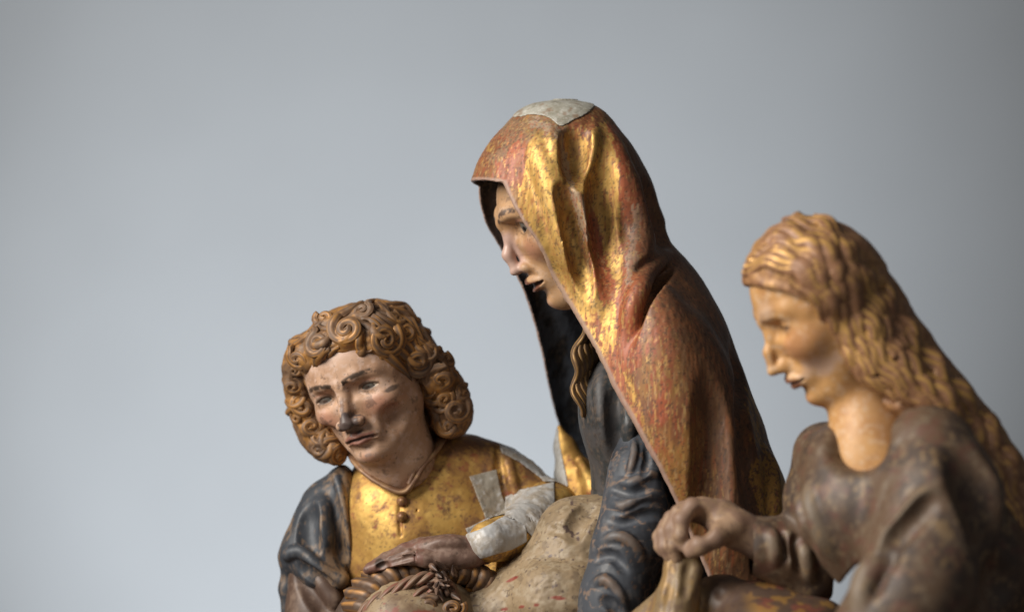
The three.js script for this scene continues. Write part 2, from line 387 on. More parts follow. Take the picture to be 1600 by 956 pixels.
// ================================================================ the board the group stands on and the painted wall behind
{
  const p = new THREE.Mesh(new RoundedBoxGeometry(1.06, 0.05, 0.56, 3, 0.006), new THREE.MeshStandardMaterial({ name: 'dark_oak', color: new THREE.Color(0.09, 0.055, 0.035), roughness: 0.6 }));
  p.name = 'plinth'; p.position.set(0.09, -0.295 - 0.0255, 0.1); p.castShadow = p.receiveShadow = true; p.userData = { kind: 'structure', label: 'dark wooden board under the carved group' };
  scene.add(p);
}
{
  const g = new THREE.PlaneGeometry(9, 6, 240, 160), p = g.attributes.position, c = new Float32Array(p.count * 3);
  for (let i = 0; i < p.count; i++) {
    const x = p.getX(i), y = p.getY(i), n = fbm(x * 2.2, y * 2.2, 3), f = fbm(x * 9, y * 9, 8);
    const v = 0.26 * (1 + 0.16 * (n - 0.5) + 0.06 * (f - 0.5) + 0.10 * (fbm(x * 0.9, y * 0.9, 41, 2) - 0.5));
    c[i * 3] = v * 0.93; c[i * 3 + 1] = v * 0.985; c[i * 3 + 2] = v * 1.05;
  }
  g.setAttribute('color', new THREE.BufferAttribute(c, 3));
  const w = new THREE.Mesh(g, new THREE.MeshStandardMaterial({ name: 'grey_blue_plaster', vertexColors: true, roughness: 0.92 }));
  w.name = 'wall'; w.position.set(0, 0, -2.0); w.receiveShadow = true; w.userData = { kind: 'structure', label: 'plain grey blue wall far out of focus', category: 'wall' };
  scene.add(w);
}

// ================================================================ the hooded woman
const mYaw = 16 * Math.PI / 180, mc = Math.cos(mYaw), ms = Math.sin(mYaw), MX = 100;
const mA = (px) => -(px - 800 - MX) / mc;
const mRows = table([[157, 872, 894, 3], [160, 850, 912, 22], [164, 832, 926, 42], [170, 818, 938, 58], [180, 804, 950, 72], [200, 785, 966, 90], [225, 763, 986, 105], [250, 748, 1002, 113], [283, 736, 1019, 118], [320, 716, 1031, 120],
  [350, 700, 1041, 121], [375, 712, 1048, 124], [400, 742, 1070, 130], [425, 780, 1091, 138], [450, 800, 1107, 152], [500, 816, 1133, 178], [560, 825, 1155, 202], [600, 828, 1169, 215], [680, 812, 1199, 229], [750, 830, 1227, 236],
  [800, 850, 1245, 238], [956, 900, 1302, 245], [1070, 920, 1345, 245]].map(([y, l, r, rb]) => [y, mA((l + r) / 2), Math.sqrt(Math.max(9, ((r - l) / 2) ** 2 - (rb * ms) ** 2)) / mc, rb]));
const mEdge = table([[200, 752], [292, 767], [320, 775], [350, 788], [375, 804], [425, 831], [450, 844], [500, 868], [560, 892], [600, 905], [680, 938], [720, 958], [785, 988], [900, 1036], [1070, 1090]].map(([y, x]) => [y, mA(x)]));
const mOpen = (x, y, z) => { const a = -(x - MX) * mc + z * ms; return Math.max(mEdge(478 - y)[0] - a, y - 195 + 0.24 * (mA(737) - a)); };   // below 0 in the opening
function mLoft(x, y, z, inset) {
  const py = 478 - y, r = mRows(py), ac = r[0], ra = r[1] - inset, rb = r[2] - inset;
  const a = (-(x - MX) * mc + z * ms - ac), b = (x - MX) * ms + z * mc;
  if (ra < 2 || rb < 2) return Math.hypot(a, b) + inset;
  const k0 = Math.sqrt((a / ra) ** 2 + (b / rb) ** 2), k1 = Math.sqrt((a / (ra * ra)) ** 2 + (b / (rb * rb)) ** 2);
  const d = k1 < 1e-9 ? -Math.min(ra, rb) : k0 * (k0 - 1) / k1;
  const r1 = ra, r2 = mRows(py + 4)[1] - inset, sl = (r2 - r1) / 4;
  return Math.max(d / Math.sqrt(1 + Math.min(9, sl * sl)), 157 + inset * 0.9 - py);
}
const mBox = [-180, -600, -270, 460, 330, 275];
const veilOuter = new Sculpt(); veilOuter.op(ADD, 0, mBox, (x, y, z) => mLoft(x, y, z, 0));
const veil = new Sculpt(veilOuter);
veil.ell(veilOuter.surf(1060, 600, -34), [62, 165, 66], 40, ADD, [[0.97, 0.2, 0.1], [-0.2, 0.97, 0], [-0.1, 0, 1]].map(norm));
veil.ell(veilOuter.surf(1135, 690, -42), [60, 190, 60], 40, ADD, [[0.97, 0.2, 0.1], [-0.2, 0.97, 0], [-0.1, 0, 1]].map(norm));
// folds that run from the crown down the near side
const veilBase = new Sculpt(veil), vf = (...q) => fold(veil, veilBase, ...q);
vf([[826, 190], [842, 225], [862, 280], [880, 335], [900, 395], [925, 460], [945, 530]], 14, 8, 22);
vf([[858, 186], [867, 225], [877, 270], [897, 300, 0.9]], 8, 9, 11, [1, 0]);
vf([[932, 178], [929, 225], [922, 272], [898, 300, 0.9]], 8, 9, 11, [1, 0]);
vf([[898, 300], [907, 330], [916, 368], [928, 434], [940, 510]], 9, 9, 14, [0, 1]);
vf([[942, 186], [957, 220], [980, 291], [996, 339], [1000, 387], [986, 450], [966, 530]], 14, 10, 22);
vf([[900, 198], [899, 225], [899, 255], [899, 280]], 14, -13, 14);
vf([[938, 205], [938, 270], [938, 320], [943, 370], [950, 425], [956, 500]], 13, -11, 18);
vf([[878, 300], [893, 360], [908, 410], [920, 470]], 8, -9, 12);
vf([[1005, 280], [1020, 335], [1042, 385]], 18, -8, 22);
vf([[1070, 398, 0.6], [1046, 412], [1018, 438, 1.2], [997, 472, 1.2], [986, 515], [982, 575, 0.5]], 11, -20, 9);
vf([[1062, 386], [1030, 406], [1002, 443], [983, 490], [972, 540]], 10, 6, 12);
vf([[1135, 470], [1152, 560], [1166, 660], [1176, 760], [1184, 880]], 14, -13, 22);
vf([[1098, 560], [1112, 660], [1110, 780], [1110, 900]], 12, -6, 28);
vf([[1195, 690], [1206, 760], [1214, 860]], 10, 6, 20);
veil.op(CUT, 3, mBox, (x, y, z) => mLoft(x, y, z, 7 + 26 * ss(6, 70, mOpen(x, y, z))));
const veilSolid = new Sculpt(veil);
veil.op(CUT, 2, mBox, (x, y, z) => mOpen(x, y, z) + 2.6 * (fbm(x * 0.09, y * 0.09, z * 0.09, 3) - 0.5));
veil.op(KEEP, 0, mBox, (x, y, z) => -590 - y);
veil.op(BEND, 0, mBox, (x, y, z) => 1.5 * (fbm(x * 0.045, y * 0.02, z * 0.045, 3) - 0.5) + 0.9 * (noise(x * 0.3, y * 0.08, z * 0.3) - 0.5));

function inward(x, y, z, nx, nz) { const r = mRows(478 - y), a = -(x - MX) * mc + z * ms - r[0], b = (x - MX) * ms + z * mc; return a / r[1] * (-nx * mc + nz * ms) + b / r[2] * (nx * ms + nz * mc) < 0.05; }
function paintVeil(o, x, y, z, nx, ny, nz) {
  const a = -(x - MX) * mc + z * ms, b = (x - MX) * ms + z * mc, edge = mOpen(x, y, z), px = x + 800, py = 478 - y;
  if (mLoft(x, y, z, 4 + 20 * ss(6, 70, edge)) < 0 && inward(x, y, z, nx, nz)) {                  // lining: blue-black, crackled
    const n = fbm(x * 0.05, y * 0.03, z * 0.05), f = fbm(x * 0.3, y * 0.3, z * 0.3, 3);
    mix(o, [0.075, 0.088, 0.112, 0.02, 0.6], 1); mix(o, [0.065, 0.04, 0.03, 0, 0.5], ss(470, 380, py) * 0.9); mix(o, [0.02, 0.022, 0.026, 0, 0.5], ss(0.4, 0.65, n)); mix(o, [0.13, 0.10, 0.08, 0, 0.6], ss(0.56, 0.70, f * 0.6 + n * 0.4) * 0.8); mix(o, [0.015, 0.015, 0.018, 0, 0.6], crackle(x, y * 0.6, z, 0.06, 0.012) * 0.8);
    return;
  }
  const n = fbm(x * 0.018, y * 0.012, z * 0.018), m = fbm(x * 0.045 + 30, y * 0.022, z * 0.045), f = fbm(x * 0.26, y * 0.18 + 9, z * 0.26), st = fbm(x * 0.42 + y * 0.06, y * 0.04, z * 0.42, 3), st2 = fbm(x * 0.13 + 80, y * 0.016, z * 0.13, 3);
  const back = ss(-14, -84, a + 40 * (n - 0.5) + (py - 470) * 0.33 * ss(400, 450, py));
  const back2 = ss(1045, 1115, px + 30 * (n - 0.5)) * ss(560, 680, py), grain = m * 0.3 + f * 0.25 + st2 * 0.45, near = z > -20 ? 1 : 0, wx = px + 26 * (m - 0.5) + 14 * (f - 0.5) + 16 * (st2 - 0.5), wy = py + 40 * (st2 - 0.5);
  const crisp = (v, e = 0) => ss(0.44, 0.56, v * 0.62 + (grain - 0.5) * 1.5 + 0.20 + e);    // a mask broken up along the grain
  // brown-red glaze everywhere first, then gilding where it is left
  mix(o, [0.29, 0.138, 0.042, 0.12, 0.54], 1); mix(o, [0.20, 0.078, 0.034, 0.05, 0.48], ss(0.42, 0.6, n)); mix(o, [0.36, 0.15, 0.05, 0.2, 0.5], ss(0.5, 0.64, m * 0.5 + st2 * 0.5) * 0.7 * (1 - back));
  const gild = near * Math.max(seg(wx, wy, 828, 240, 856, 345, 49), seg(wx, wy, 850, 330, 896, 470, 44), seg(wx, wy, 880, 420, 925, 545, 32) * 0.8, seg(wx, wy, 896, 235, 902, 285, 29), seg(wx, wy, 938, 215, 948, 420, 27), seg(wx, wy, 945, 400, 935, 560, 32) * 0.7, seg(wx, wy, 945, 560, 985, 660, 32) * 0.6, seg(wx, wy, 775, 230, 800, 262, 22) * 0.5);
  mix(o, [0.40, 0.21, 0.055, 0.35, 0.55], near * seg(wx, wy, 1055, 470, 1075, 740, 46) * ss(0.42, 0.62, st2 * 0.5 + m * 0.5) * 0.6);
  mix(o, OLDGOLD, crisp(gild, 0.03) * 0.95); mix(o, GOLD, crisp(gild, -0.03) * (0.35 + 0.5 * ss(0.6, 0.4, m))); mix(o, [0.24, 0.11, 0.04, 0.15, 0.55], gild * ss(0.50, 0.60, st2 * 0.6 + f * 0.4) * 0.55);
  // red bole
  const red = near * Math.max(seg(wx, wy, 800, 222, 795, 275, 34), seg(wx, wy, 925, 345, 945, 470, 14), seg(wx, wy, 978, 300, 1000, 420, 22), seg(wx, wy, 985, 400, 970, 560, 26), seg(wx, wy, 1035, 470, 1015, 640, 30) * 0.6, seg(wx, wy, 955, 205, 972, 290, 10), seg(wx, wy, 1080, 470, 1075, 640, 26) * 0.35, seg(wx, wy, 920, 495, 1010, 700, 14) * 0.6);
  mix(o, [0.27, 0.066, 0.025, 0.02, 0.54], crisp(red, -0.03) * 0.9); mix(o, [0.40, 0.11, 0.045, 0, 0.5], crisp(red, -0.10) * ss(0.45, 0.6, st2) * 0.8);
  // worn grey-brown at the top, rubbed ground on the ridges
  mix(o, [0.21, 0.135, 0.075, 0.04, 0.55], near * Math.max(seg(wx, wy, 800, 205, 870, 195, 30), seg(wx, wy, 775, 250, 800, 210, 14)) * 0.8);
  mix(o, [0.36, 0.27, 0.19, 0, 0.6], near * crisp(Math.max(seg(wx, wy, 868, 215, 895, 300, 9), seg(wx, wy, 895, 300, 912, 375, 10), seg(wx, wy, 835, 198, 850, 205, 12), seg(wx, wy, 990, 330, 978, 440, 9)), -0.05) * 0.75);
  mix(o, BROWN, Math.max(back * 0.93, back2 * 0.85)); mix(o, [0.30, 0.12, 0.045, 0.1, 0.54], Math.max(back, back2) * ss(0.50, 0.62, st2 * 0.6 + m * 0.4) * ss(400, 480, py) * 0.6);  // brown of the back; shade in the lower right fold is painted in too
  mix(o, OLDGOLD, crisp(Math.max(seg(wx, wy, 1190, 735, 1205, 810, 42), seg(wx, wy, 1168, 590, 1188, 720, 18) * 0.6), -0.02) * 0.9 * ss(0.35, 0.5, f));
  // scratches along the grain, flecks, dirt
  mix(o, [0.66, 0.43, 0.14, 0.6, 0.46], ss(0.585, 0.67, st * 0.8 + f * 0.2) * 0.45 * (1 - back * 0.85));
  mix(o, [0.33, 0.075, 0.03, 0, 0.5], ss(0.56, 0.65, fbm(x * 0.4 + 50, y * 0.03 + 20, z * 0.4, 3)) * 0.5 * (1 - back * 0.7));
  mix(o, [0.42, 0.28, 0.14, 0, 0.65], ss(0.62, 0.72, fbm(x * 0.33 + 11, y * 0.06, z * 0.33 + 3, 3)) * 0.38 * (1 - back * 0.8));
  mix(o, DARK, ss(0.58, 0.70, fbm(x * 0.35 + 90, y * 0.3, z * 0.35, 3)) * 0.6);
  // worn lip of the hem
  if (edge < 7) mix(o, [0.36, 0.24, 0.19, 0, 0.6], ss(6, 2.5, edge + 2 * (f - 0.5)) * 0.85);
  o[4] += (f - 0.5) * 0.12;
}
const mary = thing('hooded_figure', 'carved wooden woman in a worn gilded and red hooded mantle, head bowed in profile', 'statue', [220, -590, 0]);
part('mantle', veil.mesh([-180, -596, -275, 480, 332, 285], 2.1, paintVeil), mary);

// tissue pasted over the crown
{
  const t = new Sculpt(veilSolid);
  t.op(BEND, 0, mBox, (x, y, z) => -1.8 + 0.8 * (noise(x * 0.12, y * 0.12, z * 0.12) - 0.5));
  t.op(CUT, 1, mBox, (x, y, z) => veilSolid.near(x, y, z) + 1.5);
  const e = table([[-90, -40], [-4, 180], [8, 187], [30, 184], [55, 190], [76, 204], [92, 196], [126, 172], [150, 60]]);
  t.op(KEEP, 1, mBox, (x, y, z) => (478 - y) - e(x)[0] + 0.12 * (z < 40 ? 40 - z : 0) + 3.5 * (fbm(x * 0.12, y * 0.12, z * 0.12, 3) - 0.5));
  part('tissue_patch', t.mesh([-20, 270, -90, 160, 326, 130], 1.5, (o, x, y, z) => {
    const n = fbm(x * 0.06, y * 0.06, z * 0.06), f = fbm(x * 0.3, y * 0.3, z * 0.3);
    mix(o, [0.37, 0.355, 0.30, 0, 0.55], 1); mix(o, [0.22, 0.20, 0.15, 0, 0.5], ss(0.4, 0.65, n) * 0.8); mix(o, [0.52, 0.50, 0.45, 0, 0.6], ss(0.52, 0.7, f) * 0.7); mix(o, [0.22, 0.13, 0.075, 0, 0.55], ss(0.56, 0.68, fbm(x * 0.09 + 8, y * 0.09, z * 0.09) * 0.7 + f * 0.3) * 0.65);
  }), mary, 'pale conservation tissue pasted over the crown of the hood');
}

// face and neck
const maryHead = (() => { const q = 30 * Math.PI / 180, c = Math.cos(q), n = Math.sin(q); const yc = Math.cos(0.16), ys = Math.sin(0.16); return frame([0, 0, 0], [-yc * c, -n, ys * c], [-n * yc, c, n * ys], 295, 0.9); })();
{
  maryHead.O = sub(P(780, 351, 24), mul(sub(toWorld(maryHead, [0, 0.06, 0.385]), maryHead.O), 1));
  const s = new Sculpt(); sculptHead(s, maryHead, { open: 0.042, lower: 0.026, eyeW: 0.086, fine: 0.74, gape: 0.013, noseZ: 0.462, noseY: -0.18, skull: [[0, 0.06, 0.08], [0.235, 0.27, 0.27]], ala: 1.3, jaw: 0.15 });
  s.chain([[...toWorld(maryHead, [0, -0.16, -0.10]), 56], [...P(1005, 560, 0), 60], [...P(1020, 640, 0), 90]], 24);
  part('head', s.mesh([-60, -180, -110, 260, 260, 120], 1.35, paintHead(maryHead, { open: 0.042, lower: 0.026, eyeW: 0.086, gaze: [0.03, -0.006], brow: 1.0, lash: 0.018, wear: 0.45,
    skin: [0.47, 0.275, 0.14, 0, 0.56], shade: [0.36, 0.19, 0.085, 0, 0.56], pale: [0.52, 0.36, 0.25, 0, 0.56], blush: [0.50, 0.22, 0.14, 0, 0.55], lips: [0.16, 0.05, 0.035, 0, 0.4], line: [0.10, 0.06, 0.04, 0, 0.5], bare: [0.12, 0.07, 0.05, 0, 0.6],
    extra: (o, p) => { mix(o, [0.52, 0.35, 0.30, 0, 0.4], ss(0.075, 0.03, Math.abs(p[0])) * ss(0.03, -0.02, p[1]) * ss(-0.25, -0.2, p[1]) * ss(0.33, 0.38, p[2]) * 0.8); } })), mary);
}

// gown and sleeve under the mantle
{
  const g = new Sculpt();
  g.ell(P(985, 640, 30), [74, 105, 110], 0);
  g.ell(P(965, 640, 70), [52, 75, 62], 40);
  g.ell(P(1040, 820, 20), [120, 200, 130], 50);
  const blueGown = (o, x, y, z) => {
    const n = fbm(x * 0.04, y * 0.04, z * 0.04), f = fbm(x * 0.2, y * 0.2, z * 0.2);
    mix(o, [0.060, 0.055, 0.054, 0.02, 0.6], 1); mix(o, [0.03, 0.034, 0.036, 0.02, 0.45], ss(0.4, 0.6, n)); mix(o, [0.12, 0.088, 0.065, 0, 0.6], ss(0.52, 0.66, f * 0.5 + fbm(x * 0.12, y * 0.03, z * 0.12) * 0.5) * 0.75); mix(o, DARK, crackle(x, y * 0.5, z, 0.07, 0.014) * 0.7);
  };
  { const gb = new Sculpt(g); fold(g, gb, [[945, 560], [938, 610], [945, 680], [960, 740]], 6, 4, 12); fold(g, gb, [[965, 590], [962, 650], [972, 720]], 6, -5, 12); fold(g, gb, [[985, 620], [984, 670], [990, 740]], 6, 4, 12); }
  g.op(BEND, 0, [-100, -600, -200, 460, 100, 200], (x, y, z) => 2.2 * (fbm(x * 0.08, y * 0.03, z * 0.08, 3) - 0.5));
  g.op(KEEP, 0, [-100, -600, -200, 460, 100, 200], (x, y, z) => -588 - y);
  part('gown', g.mesh([40, -594, -150, 400, 0, 170], 2.6, blueGown), mary);
  const sl = new Sculpt();
  sl.chain([[...P(1000, 690, 110), 36], [...P(1000, 745, 135), 43], [...P(994, 800, 150), 47], [...P(981, 860, 165), 50], [...P(962, 930, 180), 48], [...P(945, 1010, 190), 50]], 26);
  const base = new Sculpt(sl), sf = (...q) => fold(sl, base, ...q);
  sf([[948, 742], [985, 754], [1015, 740], [1045, 744]], 6, 4, 5); sf([[942, 780], [975, 790], [1005, 775], [1042, 783]], 6, 5, 5); sf([[946, 760], [985, 771], [1025, 760]], 5, -5, 5);
  sf([[935, 808], [970, 818], [1010, 804], [1045, 812]], 6, -6, 6); sf([[925, 852], [960, 838], [988, 848], [1018, 890]], 6, 5, 6); sf([[920, 880], [955, 868], [985, 900]], 6, -5, 7); sf([[990, 680], [991, 712], [980, 748]], 5, 5, 4); sf([[1010, 690], [1012, 720], [1004, 742]], 5, -4, 4);
  sf([[912, 922], [945, 905], [968, 928], [985, 965]], 6, 4, 6); sf([[935, 935], [960, 950], [975, 1000]], 6, -5, 7);
  sl.op(BEND, 0, [60, -600, -200, 460, 100, 300], (x, y, z) => 2.2 * (fbm(x * 0.05, y * 0.03, z * 0.05, 3) - 0.5));
  const sleeveBase = base;
  part('sleeve', sl.mesh([80, -594, 40, 320, -150, 260], 1.9, (o, x, y, z, nx, ny) => {
    const n = fbm(x * 0.03, y * 0.03, z * 0.03), f = fbm(x * 0.16, y * 0.16, z * 0.16), r = fbm(x * 0.022 + f * 0.5, y * 0.035 + 40, z * 0.02, 3);
    mix(o, [0.050, 0.056, 0.068, 0.02, 0.56], 1); mix(o, [0.022, 0.024, 0.029, 0.02, 0.54], ss(0.42, 0.62, n) * 0.8);
    const band = Math.abs(r - 0.5), high = sleeveBase.near(x, y, z);
    mix(o, [0.20, 0.14, 0.10, 0, 0.6], ss(2.2, 5.5, high + 8 * (f - 0.5) + 4 * (n - 0.5)) * 0.5);
    mix(o, [0.19, 0.13, 0.095, 0, 0.55], ss(0.032, 0.010, band) * 0.9 * ss(0.3, 0.5, f)); mix(o, [0.15, 0.085, 0.05, 0, 0.55], ss(0.58, 0.66, n * 0.4 + f * 0.6) * 0.75);
    mix(o, [0.10, 0.10, 0.105, 0, 0.5], ss(0.55, 0.68, fbm(x * 0.08 + 70, y * 0.08, z * 0.08)) * 0.6);
  }), mary);
}
// lock of hair inside the mantle
{
  const hairPaint = (o, x, y, z, u, f, r) => { const n = fbm(x * 0.2, y * 0.2, z * 0.2); mix(o, [0.17, 0.095, 0.045, 0.1, 0.55], 1); mix(o, [0.42, 0.24, 0.075, 0.3, 0.5], ss(0.95, 1.1, r) * ss(0.3, 0.5, n) * 0.9); mix(o, DARK, ss(0.95, 0.86, r) * 0.7); };
  for (let i = 0; i < 5; i++) {
    const pts = [], nr = [], w = [], h = [];
    for (let k = 0; k <= 26; k++) {
      const t = k / 26, py = 505 + t * 145, px = 925 - 14 * Math.sin(t * 2.8) + i * 7 - 10 + 5 * Math.sin(t * 15 + i * 0.7) - t * 2;
      pts.push(P(px, py, 105 - i * 7 + 5 * Math.cos(t * 15 + i))); nr.push(norm([-0.3, 0, 1])); w.push(6 * (0.6 + 0.4 * Math.sin(Math.PI * Math.min(1, t * 1.1 + 0.05)))); h.push(8 * (0.6 + 0.4 * Math.sin(Math.PI * t)));
    }
    part('hair_lock', sweep(pts, nr, w, h, hairPaint, 2, 12, 0.2), mary);
  }
}
// far hem of the mantle, gilded, falling behind the lying figure
{
  const g = new Sculpt();
  g.chain([[...P(874, 668, -150), 4], [...P(884, 700, -150), 14], [...P(900, 745, -145), 30], [...P(915, 800, -140), 50], [...P(930, 900, -140), 70]], 20);
  g.chain([[...P(905, 720, -100), 8], [...P(935, 770, -95), 14], [...P(955, 820, -95), 16]], 20);
  const solid = new Sculpt(g);
  g.op(BEND, 0, [0, -500, -300, 260, -150, 0], (x, y, z) => 4 * (fbm(x * 0.05, y * 0.03, z * 0.05, 3) - 0.5));
  part('mantle_hem', g.mesh([30, -480, -250, 260, -160, -30], 2.2, (o, x, y, z) => {
    const n = fbm(x * 0.04, y * 0.04, z * 0.04), f = fbm(x * 0.25, y * 0.25, z * 0.25);
    mix(o, GOLD, 1); mix(o, OLDGOLD, ss(0.35, 0.6, n) * 0.9); mix(o, BOLE, ss(0.60, 0.66, n * 0.5 + f * 0.5) * 0.7); mix(o, DARK, ss(0.62, 0.7, f) * 0.4);
  }), mary, 'gilded far hem of the mantle');
  const t = new Sculpt(solid);
  t.op(BEND, 0, [0, -500, -300, 260, -150, 0], () => -2);
  t.op(CUT, 0.5, [0, -500, -300, 260, -150, 0], (x, y, z) => solid.near(x, y, z) + 1);
  t.op(KEEP, 1, [0, -500, -300, 260, -150, 0], (x, y, z) => Math.max(x - lerp(76, 92, ss(-200, -310, y)), -308 - y + (x - 60) * 0.1, y + 200));
  part('tissue_patch', t.mesh([40, -320, -220, 120, -185, -60], 1.7, (o, x, y, z) => { const n = fbm(x * 0.15, y * 0.15, z * 0.15); mix(o, [0.60, 0.58, 0.54, 0, 0.65], 1); mix(o, [0.42, 0.39, 0.34, 0, 0.6], ss(0.45, 0.65, n) * 0.7); }), mary, 'strip of pale conservation tissue on the far hem');
}

// ================================================================ the curly-haired man at the left
const man = thing('curly_haired_figure', 'carved wooden curly haired man in a gilded buttoned shirt and dark blue cloak', 'statue', [-160, -590, -60]);
const manHead = frame([0, 0, 0], [-0.37, -0.23, 0.90], [-0.36, 0.92, 0.10], 238, 1.17);
manHead.O = sub(P(539, 614, 40), sub(toWorld(manHead, [0, 0, 0.325]), [0, 0, 0]));
const manFace = new Sculpt();
const manSkin = { skin: [0.50, 0.31, 0.20, 0, 0.54], shade: [0.34, 0.19, 0.11, 0, 0.54], pale: [0.60, 0.44, 0.36, 0, 0.54], blush: [0.48, 0.20, 0.13, 0, 0.54], lips: [0.30, 0.12, 0.09, 0, 0.54], line: [0.09, 0.055, 0.035, 0, 0.5], bare: [0.10, 0.06, 0.04, 0, 0.6] };
{
  const s = manFace; sculptHead(s, manHead, { open: 0.028, lower: 0.015, lid: 0.098, gape: 0.007, noseZ: 0.50, noseY: -0.172, smile: -0.022, wide: 1.12, ala: 1.15 });
  s.at(manHead); for (const m of [-1, 1]) { s.ell([m * 0.055, -0.185, 0.405], [0.03, 0.03, 0.045], 0.02); s.ell([m * 0.19, -0.25, 0.235], [0.05, 0.09, 0.06], 0.07, CUT); }
  s.cap([-0.02, -0.17, 0.60], [0.05, -0.24, 0.56], 0.085, 0.085, 0.012, CUT); for (const m of [-1, 1]) s.chain([[m * 0.022, 0.055, 0.405, 0.006], [m * 0.03, 0.12, 0.41, 0.005]], 0.02, CUT); s.at(null);
  s.chain([[...toWorld(manHead, [0, -0.22, -0.05]), 62], [...P(620, 710, -50), 54], [...P(638, 775, -90), 50]], 26);
  part('head', s.mesh([-360, -330, -190, -90, 30, 90], 1.35, paintHead(manHead, { ...manSkin, open: 0.028, lower: 0.015, gaze: [-0.004, -0.005], brow: 1.1, wear: 0.55, wide: 1.12, arch: 0.02, thick: 0.013, lash: 0.018,
    extra: (o, p, x, y, z) => {
      mix(o, [0.63, 0.47, 0.40, 0, 0.45], ss(0.16, 0.3, p[1]) * 0.5);
      const n = fbm(x * 0.12, y * 0.12, z * 0.12);
      mix(o, [0.075, 0.055, 0.052, 0, 0.5], ss(0.085, 0.055, Math.hypot(p[0] - 0.012, (p[1] + 0.185) * 0.9) + 0.11 * (n - 0.5)) * ss(0.375, 0.40, p[2]) * 0.92);   // bare, blackened nose tip
      mix(o, [0.06, 0.04, 0.04, 0, 0.5], ss(0.014, 0.006, Math.abs(p[0] - 0.012 + 0.2 * (n - 0.5) * 0.2)) * ss(-0.2, -0.1, p[1]) * ss(0.02, -0.05, p[1]) * 0.6);
      mix(o, [0.07, 0.05, 0.04, 0, 0.5], ss(0.035, 0.02, Math.hypot(p[0] - 0.25, (p[1] + 0.075) * 1.4) + 0.03 * (n - 0.5)) * 0.85);
      mix(o, [0.20, 0.17, 0.16, 0, 0.5], ss(0.03, 0.018, Math.hypot(p[0] - 0.01, (p[1] + 0.43) * 1.6) + 0.03 * (n - 0.5)) * 0.5);
    } })), man);
}
// hair: a carved mass with snail curls, each a strand of its own
const manHairPaint = (o, x, y, z, u, f, r) => {
  const n = fbm(x * 0.035, y * 0.035, z * 0.035), m = fbm(x * 0.2, y * 0.2, z * 0.2);
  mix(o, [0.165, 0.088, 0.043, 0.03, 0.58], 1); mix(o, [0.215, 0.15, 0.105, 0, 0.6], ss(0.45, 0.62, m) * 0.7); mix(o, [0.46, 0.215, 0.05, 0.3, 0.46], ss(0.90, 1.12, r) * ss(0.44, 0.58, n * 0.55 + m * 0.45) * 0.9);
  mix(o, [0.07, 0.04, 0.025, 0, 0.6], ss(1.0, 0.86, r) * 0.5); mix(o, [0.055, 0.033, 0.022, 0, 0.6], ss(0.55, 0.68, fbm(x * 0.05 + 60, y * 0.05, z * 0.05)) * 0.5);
};
const manHair = new Sculpt();
{
  const s = manHair; s.at(manHead);
  s.ell([0, 0.13, 0.0], [0.345, 0.39, 0.345]);
  s.ell([0, 0.30, 0.10], [0.30, 0.17, 0.26], 0.08);
  s.at(null);
  const side = (pts) => s.chain(pts.map(([x, y, z, r]) => [...P(x, y, z), r]), 22, ADD, 10);
  side([[472, 548, -35, 22], [464, 592, -60, 18], [476, 640, -75, 19], [494, 680, -75, 20], [520, 704, -70, 20]]);
  side([[628, 535, -10, 26], [655, 562, -25, 26], [686, 600, -45, 28], [704, 635, -58, 27], [704, 660, -62, 24]]);
  side([[595, 505, -50, 34], [630, 540, -70, 34], [672, 595, -85, 30]]);
}
const manScalp = new Sculpt(manHair);
const CURLS = [[542, 516, 25, 1.75, 1, 2.4, [566, 474]], [600, 531, 27, 1.75, -1, 0.6, [590, 474]], [498, 537, 21, 1.7, 1, 2.0, [518, 492]], [468, 560, 20, 1.6, 1, 2.2, [486, 522]], [650, 565, 26, 1.7, -1, 1.0, [628, 512]],
  [508, 499, 17, 1.5, 1, 2.6, [530, 470]], [458, 602, 17, 1.5, -1, 1.6, [460, 570]], [472, 634, 19, 1.6, 1, 1.4, [466, 600]], [486, 666, 19, 1.6, -1, 1.5, [476, 640]], [518, 702, 19, 1.5, 1, 1.2, [498, 676]],
  [686, 592, 25, 1.6, 1, 1.4, [668, 545]], [712, 640, 23, 1.6, -1, 1.4, [716, 600]], [700, 666, 19, 1.5, 1, 1.5, null], [694, 622, 15, 1.4, -1, 0.8, null], [565, 488, 17, 1.5, -1, 1.0, [585, 470]], [632, 520, 20, 1.5, 1, 2.0, [610, 480]],
  [662, 550, 18, 1.5, -1, 1.0, [646, 510]], [464, 652, 12, 1.4, 1, 1.4, null], [618, 500, 14, 1.4, 1, 1.0, null], [462, 578, 11, 1.4, -1, 1.0, null],
  [498, 684, 16, 1.5, -1, 1.0, null], [528, 712, 17, 1.4, 1, 1.6, null], [496, 700, 14, 1.4, -1, 1.0, null], [482, 646, 12, 1.4, 1, 1, null], [722, 615, 15, 1.4, 1, 1, null], [694, 562, 17, 1.5, -1, 1.0, [676, 528]]];
for (const [px, py, R] of CURLS) { const p = manScalp.surf(px, py), N = manScalp.normal(p); manHair.ell(add(p, mul(N, -R * 0.25)), [R * 1.05, R * 1.05, R * 0.55], 6, ADD, (() => { const X = norm(cross([0, 1, 0], N)); return [X, cross(N, X), N]; })()); }
manHair.at(manHead);
manHair.ell([0.01, -0.12, 0.33], [0.275, 0.375, 0.30], 0.05, CUT);
manHair.chain([[0.18, -0.16, 0.34, 0.13], [0.24, -0.30, 0.30, 0.14], [0.2, -0.5, 0.30, 0.14]], 0.05, CUT);
manHair.at(null);
manHair.chain([[492, 580, -105, 32], [504, 640, -120, 32], [524, 688, -120, 30]].map(([x, y, z, r]) => [...P(x, y, z), r]), 12, ADD, 8);
